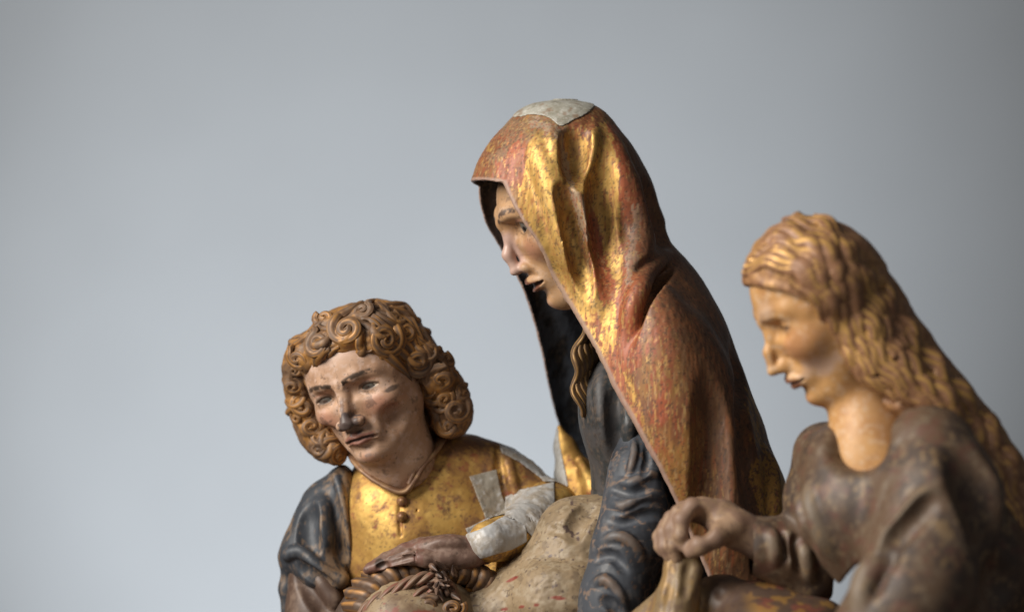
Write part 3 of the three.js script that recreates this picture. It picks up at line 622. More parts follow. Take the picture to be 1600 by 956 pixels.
manHair.chain([[630, 560, -105, 46], [655, 610, -115, 44], [672, 655, -115, 38]].map(([x, y, z, r]) => [...P(x, y, z), r]), 12, ADD, 8);
manHair.op(BEND, 0, [-420, -330, -260, -20, 60, 160], (x, y, z) => { const p = toLocal(manHead, x, y, z), w = fbm(x * 0.03, y * 0.03, z * 0.03); return 0.7 * Math.sin(22 * Math.atan2(p[0], p[1] + 0.1) + 16 * w + 6 * p[2]) * ss(0.0, 0.25, Math.hypot(p[0], p[2] - 0.1)) + 5 * (fbm(x * 0.06, y * 0.06, z * 0.06, 2) - 0.5); });
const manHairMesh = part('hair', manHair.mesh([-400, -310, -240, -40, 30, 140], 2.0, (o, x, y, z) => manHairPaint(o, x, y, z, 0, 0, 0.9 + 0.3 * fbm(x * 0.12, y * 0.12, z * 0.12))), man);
function snail(px, py, R, turns, hand, start, tail) {
  const c = manScalp.surf(px, py), N = norm(add(manScalp.normal(c), [0, 0, 0.25])), X = norm(cross([0, 1, 0], N)), Y = cross(N, X), pts = [], nr = [], w = [], h = [];
  if (tail) for (let i = 0; i < 9; i++) {
    const t = i / 9, q = manScalp.surf(lerp(tail[0], px + R * Math.cos(start) * 0.98, t), lerp(tail[1], py - R * Math.sin(start) * 0.98, t), 2); if (!manScalp.hit || (pts.length && len(sub(q, pts[pts.length - 1])) > 22)) { pts.length = nr.length = w.length = h.length = 0; continue; }
    pts.push(q); nr.push(N); w.push(R * lerp(0.2, 0.34, t)); h.push(R * lerp(0.12, 0.26, t));
  }
  const n = Math.round(turns * 22), wob = hash(px | 0, py | 0, 3) * 6.28, sq = 0.8 + 0.2 * hash(py | 0, px | 0, 5), tilt = (hash(px | 0, py | 0, 9) - 0.5) * 0.7;
  for (let i = 0; i <= n; i++) {
    const t = i / n, a = start + hand * t * turns * Math.PI * 2, r = R * (1 - 0.90 * Math.pow(t, 0.9)) * (1 + 0.09 * Math.sin(a * 1.6 + wob)), rise = 2 + R * 0.28 * t;
    pts.push(add(c, add(add(mul(X, r * Math.cos(a)), mul(Y, r * sq * Math.sin(a))), mul(N, rise + tilt * r * Math.sin(a + wob))))); nr.push(N); w.push(R * (0.35 - 0.13 * t)); h.push(R * (0.25 - 0.08 * t));
  }
  return sweep(pts, nr, w, h, manHairPaint, 3, 18, 0.11);
}
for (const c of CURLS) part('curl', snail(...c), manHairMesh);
// locks combed back over the crown
for (let i = 0; i < 8; i++) {
  const pts = [], nr = [], w = [], h = [], a = i / 7;
  for (let k = 0; k <= 22; k++) {
    const t = k / 22, px = lerp(lerp(555, 600, a), lerp(640, 705, Math.pow(a, 0.6)), t) + 4 * Math.sin(t * 9 + i), py = lerp(lerp(500, 470, a), lerp(600, 600, a), t * t * 0.55 + t * 0.45) - 26 * Math.sin(t * 3) * a + 3 * Math.cos(t * 9 + i);
    const q = manScalp.surf(px, py, 2); if (!manScalp.hit) continue; pts.push(q); nr.push(manScalp.normal(q)); w.push(11 * Math.sin(Math.PI * clamp(t, 0.12, 0.92))); h.push(6 * Math.sin(Math.PI * clamp(t, 0.1, 0.9)));
  }
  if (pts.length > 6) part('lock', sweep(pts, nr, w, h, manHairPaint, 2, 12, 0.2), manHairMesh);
}
// comma-shaped locks over the rest of the head
{
  const flat = new Sculpt(); flat.ops = manHair.ops.filter((o) => o.t !== BEND);
  for (let gy = 470; gy < 725; gy += 15) for (let gx = 446; gx < 735; gx += 17) {
    const jx = gx + (rnd() - 0.5) * 12, jy = gy + (rnd() - 0.5) * 10, hand = rnd() > 0.5 ? 1 : -1, wide = 6.5 + rnd() * 4;
    if (CURLS.some(([x, y, R]) => Math.hypot(x - jx, y - jy) < R * 0.85)) continue;
    const h0 = flat.surf(jx, jy); if (!flat.hit) continue;
    const f0 = manFace.surf(jx, jy); if (manFace.hit && f0[2] > h0[2] - 4) continue;
    let dir = Math.atan2(jy - 468, jx - 572) - hand * 0.7, x = jx, y = jy; const pts = [], nr = [], w = [], h = [], n = 15;
    for (let k = 0; k <= n; k++) {
      const t = k / n, q = flat.surf(x, y, 0.5 + 1.5 * t); if (!flat.hit || (k && len(sub(q, pts[pts.length - 1])) > 16)) break;
      pts.push(q); nr.push(flat.normal(q)); w.push(wide * Math.sin(Math.PI * clamp(t, 0.15, 0.9)) * (1 - 0.3 * t)); h.push(wide * 0.55 * Math.sin(Math.PI * clamp(t, 0.12, 0.9)));
      dir += hand * 0.17 * (0.4 + 1.6 * t); x += Math.cos(dir) * 3.4; y += Math.sin(dir) * 3.4;
    }
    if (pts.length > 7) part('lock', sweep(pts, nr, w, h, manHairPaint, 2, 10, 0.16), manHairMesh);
  }
}
// gilded shirt
const shirt = new Sculpt();
shirt.ell(P(665, 850, -100), [150, 170, 95]);
shirt.chain([[...P(600, 745, -110), 40], [...P(650, 740, -120), 50], [...P(715, 730, -115), 46], [...P(775, 745, -110), 42], [...P(815, 775, -105), 44]], 40);
shirt.chain([[...P(805, 765, -105), 46], [...P(840, 800, -90), 48], [...P(850, 850, -70), 46]], 20);
shirt.chain([[...P(600, 790, -60), 42], [...P(640, 830, -45), 44]], 50);
shirt.ell(P(630, 712, -40), [42, 56, 56], 8, CUT);
const shirtBase = new Sculpt(shirt);
const onShirt = (px, py, lift, r) => [...shirtBase.surf(px, py, lift), r];
shirt.chain([onShirt(628, 770, 0, 2.5), onShirt(624, 800, 0, 3), onShirt(626, 836, 0, 3)], 3, CUT);
shirt.chain([onShirt(650, 755, 0, 1.2), onShirt(651, 800, 0, 1.2)], 2, CUT);
shirt.chain([onShirt(778, 700, 2, 4), onShirt(782, 735, 4, 7), onShirt(792, 775, 4, 6)], 10, CUT);
shirt.chain([onShirt(795, 720, -1, 5), onShirt(800, 750, 0, 6), onShirt(808, 780, -1, 5)], 10);
shirt.op(BEND, 0, [-260, -600, -260, 120, -180, 100], (x, y, z) => 2 * (fbm(x * 0.03, y * 0.03, z * 0.03, 3) - 0.5) + 0.6 * (noise(x * 0.25, y * 0.25, z * 0.25) - 0.5));
shirt.op(KEEP, 0, [-260, -600, -260, 120, -180, 100], (x, y, z) => -588 - y);
part('shirt', shirt.mesh([-262, -592, -230, 115, -190, 20], 2.1, (o, x, y, z) => {
  const px = x + 800, py = 478 - y, n = fbm(x * 0.025, y * 0.025, z * 0.025), m = fbm(x * 0.07 + 3, y * 0.07, z * 0.07), f = fbm(x * 0.3, y * 0.3, z * 0.3);
  mix(o, GOLD, 1); mix(o, OLDGOLD, ss(0.40, 0.60, n + 0.12 * ss(760, 700, py)) * 0.75);
  mix(o, [0.30, 0.14, 0.05, 0.3, 0.5], ss(0.44, 0.68, m * 0.45 + n * 0.3 + f * 0.25 + 0.16 * ss(770, 700, py) + 0.1 * ss(770, 800, px)) * 0.8);
  mix(o, BROWN, ss(0.52, 0.74, m * 0.7 + f * 0.3 + 0.22 * ss(735, 690, py) + 0.16 * ss(775, 790, px) * ss(800, 740, py)) * 0.8); mix(o, BOLE, ss(0.56, 0.68, fbm(x * 0.07 + 60, y * 0.07, z * 0.07) * 0.7 + f * 0.3) * 0.5); mix(o, DARK, ss(0.66, 0.74, f) * 0.5);
}), man);
// standing collar, buttons
{
  const paint = (o, x, y, z, u, f, r) => { const n = fbm(x * 0.15, y * 0.15, z * 0.15); mix(o, [0.17, 0.085, 0.045, 0.1, 0.5], 1); mix(o, [0.34, 0.20, 0.10, 0.3, 0.5], ss(0.5, 0.65, n)); };
  const pts = curve([[548, 700, -80], [558, 722, -48], [580, 744, -22], [610, 763, -10], [632, 768, -6], [646, 752, -10], [660, 728, -20], [680, 702, -42], [694, 676, -80]].map((q) => P(...q)), 44);
  part('collar', sweep(pts, pts.map((p) => norm([p[0] + 168, 0.3, 90])), pts.map(() => 6), pts.map(() => 11), paint, 1, 12, 0.1), man);
  const pts2 = curve([[668, 688, -55], [662, 706, -32], [650, 730, -12], [638, 758, -2]].map((q) => P(...q)), 20);
  part('collar', sweep(pts2, pts2.map(() => [0.3, 0, 1]), pts2.map(() => 5), pts2.map(() => 5), paint, 1, 10, 0.1), man);
  for (const [px, py] of [[628, 784], [628, 808]]) {
    const b = new Sculpt(), c = shirtBase.surf(px, py, 3), N = shirtBase.normal(c), X = norm(cross([0, 1, 0], N));
    b.ell(c, [9, 9, 6.5], 0, ADD, [X, cross(N, X), N]); b.ell(add(c, mul(N, 5)), [4, 4, 3], 3, ADD, [X, cross(N, X), N]);
    part('button', b.mesh([c[0] - 16, c[1] - 16, c[2] - 16, c[0] + 16, c[1] + 16, c[2] + 16], 1.2, (o, x, y, z) => { const n = fbm(x * 0.3, y * 0.3, z * 0.3); mix(o, [0.20, 0.095, 0.045, 0.3, 0.42], 1); mix(o, OLDGOLD, ss(0.5, 0.65, n) * 0.6); }), man);
  }
}
// dark blue cloak over his shoulder, and the brown robe below it
{
  const c = new Sculpt();
  c.chain([[...P(532, 752, -95), 20], [...P(512, 790, -90), 36], [...P(500, 835, -80), 44], [...P(494, 868, -75), 46]], 30);
  c.chain([[...P(470, 850, -80), 26], [...P(452, 872, -78), 14], [...P(448, 920, -80), 11], [...P(450, 985, -80), 11]], 14);
  c.chain([[...P(470, 862, -65), 30], [...P(500, 890, -45), 26], [...P(530, 905, -30), 16]], 20);
  c.ell(P(536, 820, -80), [24, 95, 44], 20);
  const b = new Sculpt(c), cf = (...q) => fold(c, b, ...q);
  cf([[524, 742], [534, 780], [541, 830], [546, 880], [549, 910]], 5, 5, 5, [0, 0]); cf([[512, 760], [522, 800], [530, 850], [536, 900]], 5, -5, 10); cf([[500, 770], [502, 820], [512, 870]], 7, 4, 16); cf([[485, 790], [480, 830], [490, 875]], 8, -6, 16);
  cf([[446, 868], [470, 862], [500, 888], [538, 908]], 6, 5, 9, [0, 0]); cf([[462, 880], [490, 900], [520, 915]], 6, -6, 10);
  c.op(BEND, 0, [-400, -600, -200, -200, -200, 50], (x, y, z) => 2 * (fbm(x * 0.05, y * 0.03, z * 0.05, 3) - 0.5));
  part('cloak', c.mesh([-390, -592, -190, -210, -240, 40], 2.1, (o, x, y, z) => {
    const px = x + 800, n = fbm(x * 0.045, y * 0.012, z * 0.045), f = fbm(x * 0.25, y * 0.09, z * 0.25);
    mix(o, [0.036, 0.041, 0.05, 0.03, 0.54], 1); mix(o, [0.065, 0.075, 0.09, 0, 0.45], ss(0.5, 0.7, f) * 0.5);
    mix(o, [0.21, 0.135, 0.08, 0.05, 0.55], ss(0.50, 0.66, n * 0.55 + f * 0.45 + 0.05 * ss(490, 520, px)) * 0.8); mix(o, [0.28, 0.18, 0.10, 0.1, 0.5], ss(-272, -266, x) * 0.8 * ss(0.3, 0.5, f));
  }), man);
  const r = new Sculpt();
  r.chain([[...P(492, 890, -80), 44], [...P(500, 960, -70), 52], [...P(510, 1060, -70), 58]], 20);
  const rb = new Sculpt(r), onr = (px, py, l, q) => [...rb.surf(px, py, l), q];
  r.chain([onr(470, 900, 2, 6), onr(490, 930, 4, 8), onr(510, 955, 4, 8)], 16, CUT, 10); r.chain([onr(500, 905, -1, 6), onr(525, 940, 0, 7)], 14, ADD, 8);
  r.op(KEEP, 0, [-400, -600, -200, -200, -380, 50], (x, y, z) => -588 - y);
  part('robe', r.mesh([-370, -592, -160, -220, -360, 10], 2.4, (o, x, y, z) => { const n = fbm(x * 0.05, y * 0.02, z * 0.05), f = fbm(x * 0.2, y * 0.2, z * 0.2); mix(o, [0.085, 0.05, 0.035, 0, 0.5], 1); mix(o, [0.18, 0.12, 0.085, 0, 0.55], ss(0.5, 0.68, n * 0.6 + f * 0.4) * 0.8); }), man);
}
// forearm, gilded cuff and the hand laid on the lying figure's hair
const cuff = new Sculpt();
cuff.chain([[...P(858, 800, -62), 50], [...P(815, 835, 30), 40], [...P(764, 846, 84), 32]], 14);
cuff.chain([[...P(850, 860, -50), 48], [...P(800, 890, -20), 36], [...P(770, 900, 0), 26]], 20);
cuff.chain([[...P(790, 850, 48), 5], [...P(785, 880, 40), 7], [...P(776, 905, 34), 6]], 10); 
cuff.op(BEND, 0, [-100, -500, -200, 150, -250, 150], (x, y, z) => 2 * (fbm(x * 0.05, y * 0.05, z * 0.05, 3) - 0.5));
part('sleeve', cuff.mesh([-90, -500, -150, 125, -250, 135], 2.1, (o, x, y, z) => { const n = fbm(x * 0.05, y * 0.05, z * 0.05), f = fbm(x * 0.3, y * 0.3, z * 0.3); mix(o, GOLD, 1); mix(o, OLDGOLD, ss(0.4, 0.6, n) * 0.8); mix(o, BROWN, ss(0.52, 0.62, n * 0.5 + f * 0.5) * 0.8); }), man);
{
  const s = new Sculpt(), z = 92;
  s.chain([[...P(756, 862, z - 24), 20], [...P(735, 863, z - 12), 23], [...P(705, 864, z - 5), 25], [...P(668, 866, z), 22]], 8);
  s.ell(P(690, 856, z - 6), [48, 18, 26], 12); s.ell(P(715, 872, z + 4), [36, 16, 18], 12);
  // four fingers reaching left, thumb under the palm
  s.chain([[...P(658, 852, z - 10), 13], [...P(632, 860, z - 4), 11.5], [...P(604, 874, z), 9.5], [...P(578, 886, z - 2), 7.5]], 3);
  s.chain([[...P(656, 862, z + 2), 13], [...P(628, 869, z + 6), 11], [...P(600, 881, z + 7), 9], [...P(574, 890, z + 4), 7]], 3);
  s.chain([[...P(652, 858, z - 22), 12], [...P(628, 862, z - 18), 10.5], [...P(602, 872, z - 14), 9], [...P(586, 880, z - 14), 7]], 3);
  s.chain([[...P(650, 860, z - 36), 11], [...P(630, 864, z - 32), 9.5], [...P(610, 872, z - 30), 8]], 3);
  s.chain([[...P(700, 872, z + 14), 14], [...P(664, 874, z + 22), 12], [...P(640, 870, z + 23), 11], [...P(612, 877, z + 20), 9]], 6);
  { const hb = new Sculpt(s); fold(s, hb, [[654, 868], [625, 875], [592, 886]], 3, -5, 4, [1, 0]); fold(s, hb, [[652, 856], [630, 861], [604, 874]], 3, -4, 4, [1, 0]); fold(s, hb, [[735, 850], [700, 846], [664, 850]], 5, 3, 8); }
  s.chain([[...P(649, 836, z + 14), 1.2], [...P(648, 858, z + 26), 1.6], [...P(650, 886, z + 38), 1.4]], 1.5, CUT);     // an old crack across the knuckles
  s.op(BEND, 0, [-260, -430, -60, 0, -330, 170], (x, y, z) => 1.6 * (fbm(x * 0.05, y * 0.09, z * 0.09, 3) - 0.5));
  part('hand', s.mesh([-245, -430, -20, 0, -335, 150], 1.5, (o, x, y, z) => {
    const n = fbm(x * 0.05, y * 0.05, z * 0.05), f = fbm(x * 0.2, y * 0.2, z * 0.2), px = x + 800 , py = 478 - y;
    mix(o, [0.155, 0.092, 0.068, 0, 0.52], 1); mix(o, [0.25, 0.165, 0.125, 0, 0.5], ss(0.45, 0.65, f) * 0.7); mix(o, [0.17, 0.075, 0.055, 0, 0.52], ss(0.5, 0.65, n) * 0.7); mix(o, DARK, ss(0.62, 0.74, fbm(x * 0.1 + 30, y * 0.1, z * 0.1) * 0.7 + f * 0.3) * 0.7);
    mix(o, DARK, ss(9, 6, Math.hypot(px - 599, py - 869)) * 0.9);
  }), man);
}
// conservation tissue on his sleeve and chest
const sleeveSkin = new Sculpt(); sleeveSkin.ops = shirtBase.ops.concat(cuff.ops.filter((o) => o.t === ADD));
function tissue(skin, poly, box, parent, label, lift = 1.8, tone = 0) {     // poly: corner places in sculptor's units, seen from the front
  const t = new Sculpt(skin), b = [box[0] - 20, box[1] - 20, box[2] - 20, box[3] + 20, box[4] + 20, box[5] + 20];
  const q = poly.map(([px, py]) => { const p = skin.surf(px, py); return [p[0], p[1]]; });
  t.op(BEND, 0, b, (x, y, z) => -lift - 5 * (fbm(x * 0.06 + tone * 9 + y * 0.03, y * 0.05 - x * 0.02, z * 0.06, 3) - 0.45));
  t.op(CUT, 0.5, b, (x, y, z) => skin.near(x, y, z) + 1);
  t.op(KEEP, 0.8, b, (x, y) => {
    let d = 1e9, inside = false;
    for (let i = 0, j = q.length - 1; i < q.length; j = i++) {
      const [ax, ay] = q[i], [cx, cy] = q[j], ex = cx - ax, ey = cy - ay, h = clamp(((x - ax) * ex + (y - ay) * ey) / (ex * ex + ey * ey), 0, 1);
      d = Math.min(d, Math.hypot(x - ax - ex * h, y - ay - ey * h) + 1.4 * (noise(x * 0.12, y * 0.12, 4) - 0.5));
      if ((ay > y) !== (cy > y) && x < (cx - ax) * (y - ay) / (cy - ay) + ax) inside = !inside;
    }
    return inside ? -d : d;
  });
  return part('tissue_patch', t.mesh(box, 1.6, (o, x, y, z) => {
    const n = fbm(x * 0.05 + tone * 7, y * 0.05, z * 0.05), f = fbm(x * 0.18, y * 0.18, z * 0.18);
    mix(o, [lerp(0.44, 0.32, tone), lerp(0.44, 0.285, tone), lerp(0.44, 0.23, tone), 0, 0.45], 1); mix(o, [0.30, 0.25, 0.19, 0, 0.55], ss(0.42, 0.60, n) * (0.6 + tone * 0.3)); mix(o, [0.22, 0.155, 0.08, 0.1, 0.5], ss(0.52, 0.66, n * 0.4 + f * 0.3 + fbm(x * 0.03 + 5, y * 0.1, z * 0.03) * 0.3) * 0.7); mix(o, [0.60, 0.60, 0.60, 0, 0.4], ss(0.53, 0.66, f * 0.6 + n * 0.4) * 0.6);
  }), parent, label);
}
tissue(sleeveSkin, [[733, 744], [776, 733], [784, 772], [792, 800], [788, 822], [757, 822]], [-80, -360, -140, 10, -245, 40], man, 'square of conservation tissue on the gilded chest', 1.8, 1);
tissue(sleeveSkin, [[790, 776], [812, 765], [842, 758], [866, 752], [868, 800], [862, 832], [838, 845], [806, 812], [788, 806]], [-20, -380, -160, 90, -260, 60], man, 'crumpled conservation tissue on the upper sleeve', 2.2, 0.35);
tissue(sleeveSkin, [[727, 826], [748, 816], [790, 804], [822, 820], [824, 846], [802, 858], [774, 866], [747, 874]], [-90, -405, -60, 40, -315, 140], man, 'folded conservation tissue round the wrist', 3, 0.1);
tissue(sleeveSkin, [[780, 694], [810, 706], [845, 728], [870, 752], [850, 752], [812, 722], [784, 708]], [-30, -290, -200, 80, -195, 0], man, 'strip of conservation tissue along the shoulder', 1.8, 0.2);

// ================================================================ the lying figure
const WOUNDS = [[800, 905, 0.45, 11], [872, 934, -0.1, 12], [815, 948, 0.3, 5], [788, 952, 0.2, 6], [838, 945, 0.1, 4]];
const lying = thing('lying_figure', 'bare chested carved wooden man lying back, wreath of thorns on his wavy hair', 'statue', [0, -590, 90]);
{
  const s = new Sculpt();
  s.ell(P(905, 850, 60), [72, 74, 80]);                                   // near shoulder
  s.ell(P(900, 935, 60), [128, 86, 110], 40);                             // chest
  s.ell(P(980, 980, 60), [130, 110, 110], 50);
  s.chain([[...P(860, 930, 70), 74], [...P(790, 965, 70), 54], [...P(730, 985, 60), 48]], 30);
  s.ell(P(965, 815, 60), [60, 44, 60], 26);
  const b = new Sculpt(s), on = (px, py, l, r) => [...b.surf(px, py, l), r];
  s.chain([on(858, 826, 3, 3), on(880, 832, 2, 4), on(905, 842, 3, 3)], 8, CUT, 8);
  for (const [x0, y0, x1, y1] of [[868, 818, 892, 832], [872, 828, 896, 838], [878, 838, 900, 842]]) s.chain([on(x0, y0, 0, 1.6), on(x1, y1, 0, 1.6)], 2, CUT);
  fold(s, b, [[935, 780], [905, 812], [892, 850]], 6, -4, 16); fold(s, b, [[800, 930], [860, 945], [930, 940]], 14, 2.5, 30); fold(s, b, [[820, 900], [870, 912], [930, 900]], 14, 2.5, 30);
  s.op(BEND, 0, [-120, -600, -120, 340, -260, 220], (x, y, z) => 3.6 * (fbm(x * 0.035, y * 0.03, z * 0.035, 4) - 0.5) + 0.9 * crackle(x, y, z, 0.035, 0.008) + 1.2 * (noise(x * 0.18, y * 0.22, z * 0.22) - 0.5));
  // head thrown back, most of it below the hair
  s.ell(P(655, 1000, 70), [108, 104, 96], 0);
  s.ell(P(630, 985, 100), [70, 72, 70], 20);
  s.chain([[...P(690, 1040, 60), 60], [...P(760, 1010, 60), 52]], 24);
  s.op(KEEP, 0, [-420, -600, -120, 340, -260, 220], (x, y, z) => -588 - y);
  part('body', s.mesh([-270, -592, -60, 320, -285, 190], 2.1, (o, x, y, z) => {
    const n = fbm(x * 0.03, y * 0.03, z * 0.03), m = fbm(x * 0.1 + 5, y * 0.1, z * 0.1), f = fbm(x * 0.32, y * 0.32, z * 0.32);
    mix(o, [0.285, 0.205, 0.12, 0, 0.55], 1); mix(o, [0.20, 0.145, 0.085, 0, 0.52], ss(0.42, 0.62, n) * 0.8); mix(o, [0.35, 0.28, 0.19, 0, 0.55], ss(0.50, 0.66, m) * 0.6); mix(o, [0.20, 0.14, 0.08, 0, 0.5], ss(0.56, 0.68, f) * 0.5);
    mix(o, [0.12, 0.085, 0.06, 0, 0.55], ss(0.64, 0.68, fbm(x * 0.085 + 90, y * 0.085, z * 0.085, 3)) * 0.4); mix(o, [0.08, 0.05, 0.045, 0, 0.5], ss(0.73, 0.77, fbm(x * 0.12 + 20, y * 0.12, z * 0.12, 2)) * 0.9);
    mix(o, [0.09, 0.06, 0.04, 0, 0.55], crackle(x, y, z, 0.035, 0.010) * 0.75 * ss(0.3, 0.5, m)); mix(o, [0.14, 0.08, 0.045, 0, 0.5], ss(-90, -120, x) * ss(0.35, 0.6, n) * 0.7); mix(o, [0.22, 0.04, 0.03, 0, 0.5], ss(-90, -120, x) * ss(0.56, 0.64, fbm(x * 0.05 + 9, y * 0.1, z * 0.05)) * 0.7);
    for (const [px, py, a, L] of WOUNDS) { const P0 = P(px, py, z), dx = x - P0[0], dy = y - P0[1], c = Math.cos(a), sn = Math.sin(a); mix(o, [0.22, 0.03, 0.02, 0, 0.45], ss(1.15, 0.7, Math.hypot((dx * c + dy * sn) / L, (-dx * sn + dy * c) / (2.6 + 2 * m - 1)) + 0.5 * (f - 0.5)) * 0.85); }
  }), lying);
}
function strandPaint(o, x, y, z, u, f, r) {
  const n = fbm(x * 0.06, y * 0.06, z * 0.06), m = fbm(x * 0.25, y * 0.25, z * 0.25);
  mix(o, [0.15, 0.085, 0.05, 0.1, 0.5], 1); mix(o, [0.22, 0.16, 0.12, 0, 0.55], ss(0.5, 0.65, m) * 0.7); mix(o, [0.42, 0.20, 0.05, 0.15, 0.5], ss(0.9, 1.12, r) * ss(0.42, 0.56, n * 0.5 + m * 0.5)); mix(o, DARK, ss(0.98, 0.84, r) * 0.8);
}
{
  const cap = new Sculpt();
  cap.chain(curve([[545, 975, 40, 26], [562, 942, 46, 22], [594, 915, 50, 20], [640, 902, 48, 18], [700, 898, 42, 16], [745, 905, 35, 14], [765, 925, 30, 12]].map(([x, y, z, r]) => [...P(x, y, z), r]), 24), 8);
  const hm = part('hair', cap.mesh([-300, -590, -10, 10, -370, 120], 2.4, (o, x, y, z) => strandPaint(o, x, y, z, 0, 0, 0.86)), lying);
  // waves of hair set side by side round the brow
  const outer = table([[0, 536, 968], [1, 541, 930], [2, 562, 903], [3, 592, 884], [4, 628, 877], [5, 665, 876], [6, 700, 880], [7, 735, 885], [8, 762, 896], [8.6, 776, 910]]), inner = table([[0, 562, 975], [1, 580, 948], [2, 600, 930], [3, 625, 918], [4, 652, 910], [5, 683, 906], [6, 712, 906], [7, 738, 915], [8, 752, 930], [8.6, 758, 945]]);
  for (let i = 0; i < 16; i++) {
    const a = i * 8.5 / 15, [ox, oy] = outer(a), [ix, iy] = [...inner(a + 0.05)], A = [...outer(a)], pts = [], nr = [], w = [], h = [];
    for (let k = 0; k <= 14; k++) {
      const t = k / 14, bow = Math.sin(t * Math.PI) * 13, px = lerp(A[0], ix, t) + bow * 0.8, py = lerp(A[1], iy, t) - bow * 0.35;
      pts.push(P(px, py, 72 - i * 1.2 + 34 * Math.sin(0.2 + t * 2.4) + (i % 2) * 3)); nr.push(norm([0, 0.4, 1])); w.push(11.5 * (0.72 + 0.28 * Math.sin(Math.PI * t))); h.push(8);
    }
    part('wave_of_hair', sweep(pts, nr, w, h, strandPaint, 2, 12, 0.2), hm);
  }
  for (const [px, py, R, hand] of [[668, 946, 20, 1], [708, 950, 18, -1], [640, 962, 16, 1]]) {
    const pts = [], nr = [], w = [], h = [];
    for (let i = 0; i <= 32; i++) { const t = i / 32, q = 0.6 + hand * t * 9.5, r = R * (1 - 0.88 * t); pts.push(P(px + r * Math.cos(q), py - r * 0.8 * Math.sin(q), 138 + R * 0.4 * t)); nr.push([0, 0.25, 1]); w.push(R * (0.34 - 0.12 * t)); h.push(R * (0.3 - 0.1 * t)); }
    part('curl', sweep(pts, nr.map(norm), w, h, strandPaint, 3, 16, 0.12), hm);
  }
  // wreath of thorns: twisted twigs and a knot
  const twig = (o, x, y, z, u, f, r) => { const n = fbm(x * 0.15, y * 0.15, z * 0.15); mix(o, [0.17, 0.10, 0.065, 0, 0.55], 1); mix(o, [0.20, 0.05, 0.035, 0, 0.5], ss(0.5, 0.6, n) * 0.8); mix(o, [0.32, 0.22, 0.14, 0, 0.55], ss(1.0, 1.1, r) * 0.5); };
  for (let s = 0; s < 3; s++) {
    const mid = curve([[548, 985, 105], [572, 950, 120], [612, 925, 128], [655, 905, 128], [690, 905, 122], [712, 930, 118], [722, 975, 110]], 70), pts = mid.map(([x, y, z], i) => add(P(x, y, z), [0, 6 * Math.sin(i * 0.33 + s * 2.1), 6 * Math.cos(i * 0.33 + s * 2.1)]));
    part('wreath_twig', sweep(pts, pts.map(() => [0, 0.2, 1]), pts.map(() => 4.2), pts.map(() => 4.2), twig, 2, 8, 0.15), lying);
  }
  for (let s = 0; s < 2; s++) {
    const mid = curve([[566, 985, 118], [588, 958, 128], [624, 938, 136], [664, 924, 136], [700, 912, 128]], 50), pts = mid.map(([x, y, z], i) => add(P(x, y, z), [0, 5 * Math.sin(i * 0.38 + s * 3.1), 5 * Math.cos(i * 0.38 + s * 3.1)]));
    part('wreath_twig', sweep(pts, pts.map(() => [0, 0.2, 1]), pts.map(() => 3.4), pts.map(() => 3.4), twig, 2, 8, 0.15), lying);
  }
  for (let i = 0; i < 20; i++) {
    const c = P(690 + (rnd() - 0.5) * 46, 905 + (rnd() - 0.5) * 54, 128 + rnd() * 14), d = norm([rnd() - 0.5, rnd() - 0.5, rnd() * 0.8]), L = 7 + rnd() * 9, pts = [0, 0.3, 0.6, 1].map((t) => add(c, mul(d, (t - 0.3) * L * 2)));
    part('thorn', sweep(pts, pts.map(() => [0.3, 0.3, 0.9]), [4.6, 4.8, 3.4, 0.8], [4.6, 4.8, 3.4, 0.8], (o, x, y, z) => { const n = fbm(x * 0.2, y * 0.2, z * 0.2); mix(o, [0.13, 0.075, 0.05, 0, 0.5], 1); mix(o, [0.30, 0.19, 0.13, 0, 0.5], ss(0.52, 0.62, n) * 0.8); mix(o, [0.02, 0.018, 0.02, 0, 0.5], ss(0.5, 0.4, n) * 0.7); }, 1, 7, 0.1), lying);
  }
}

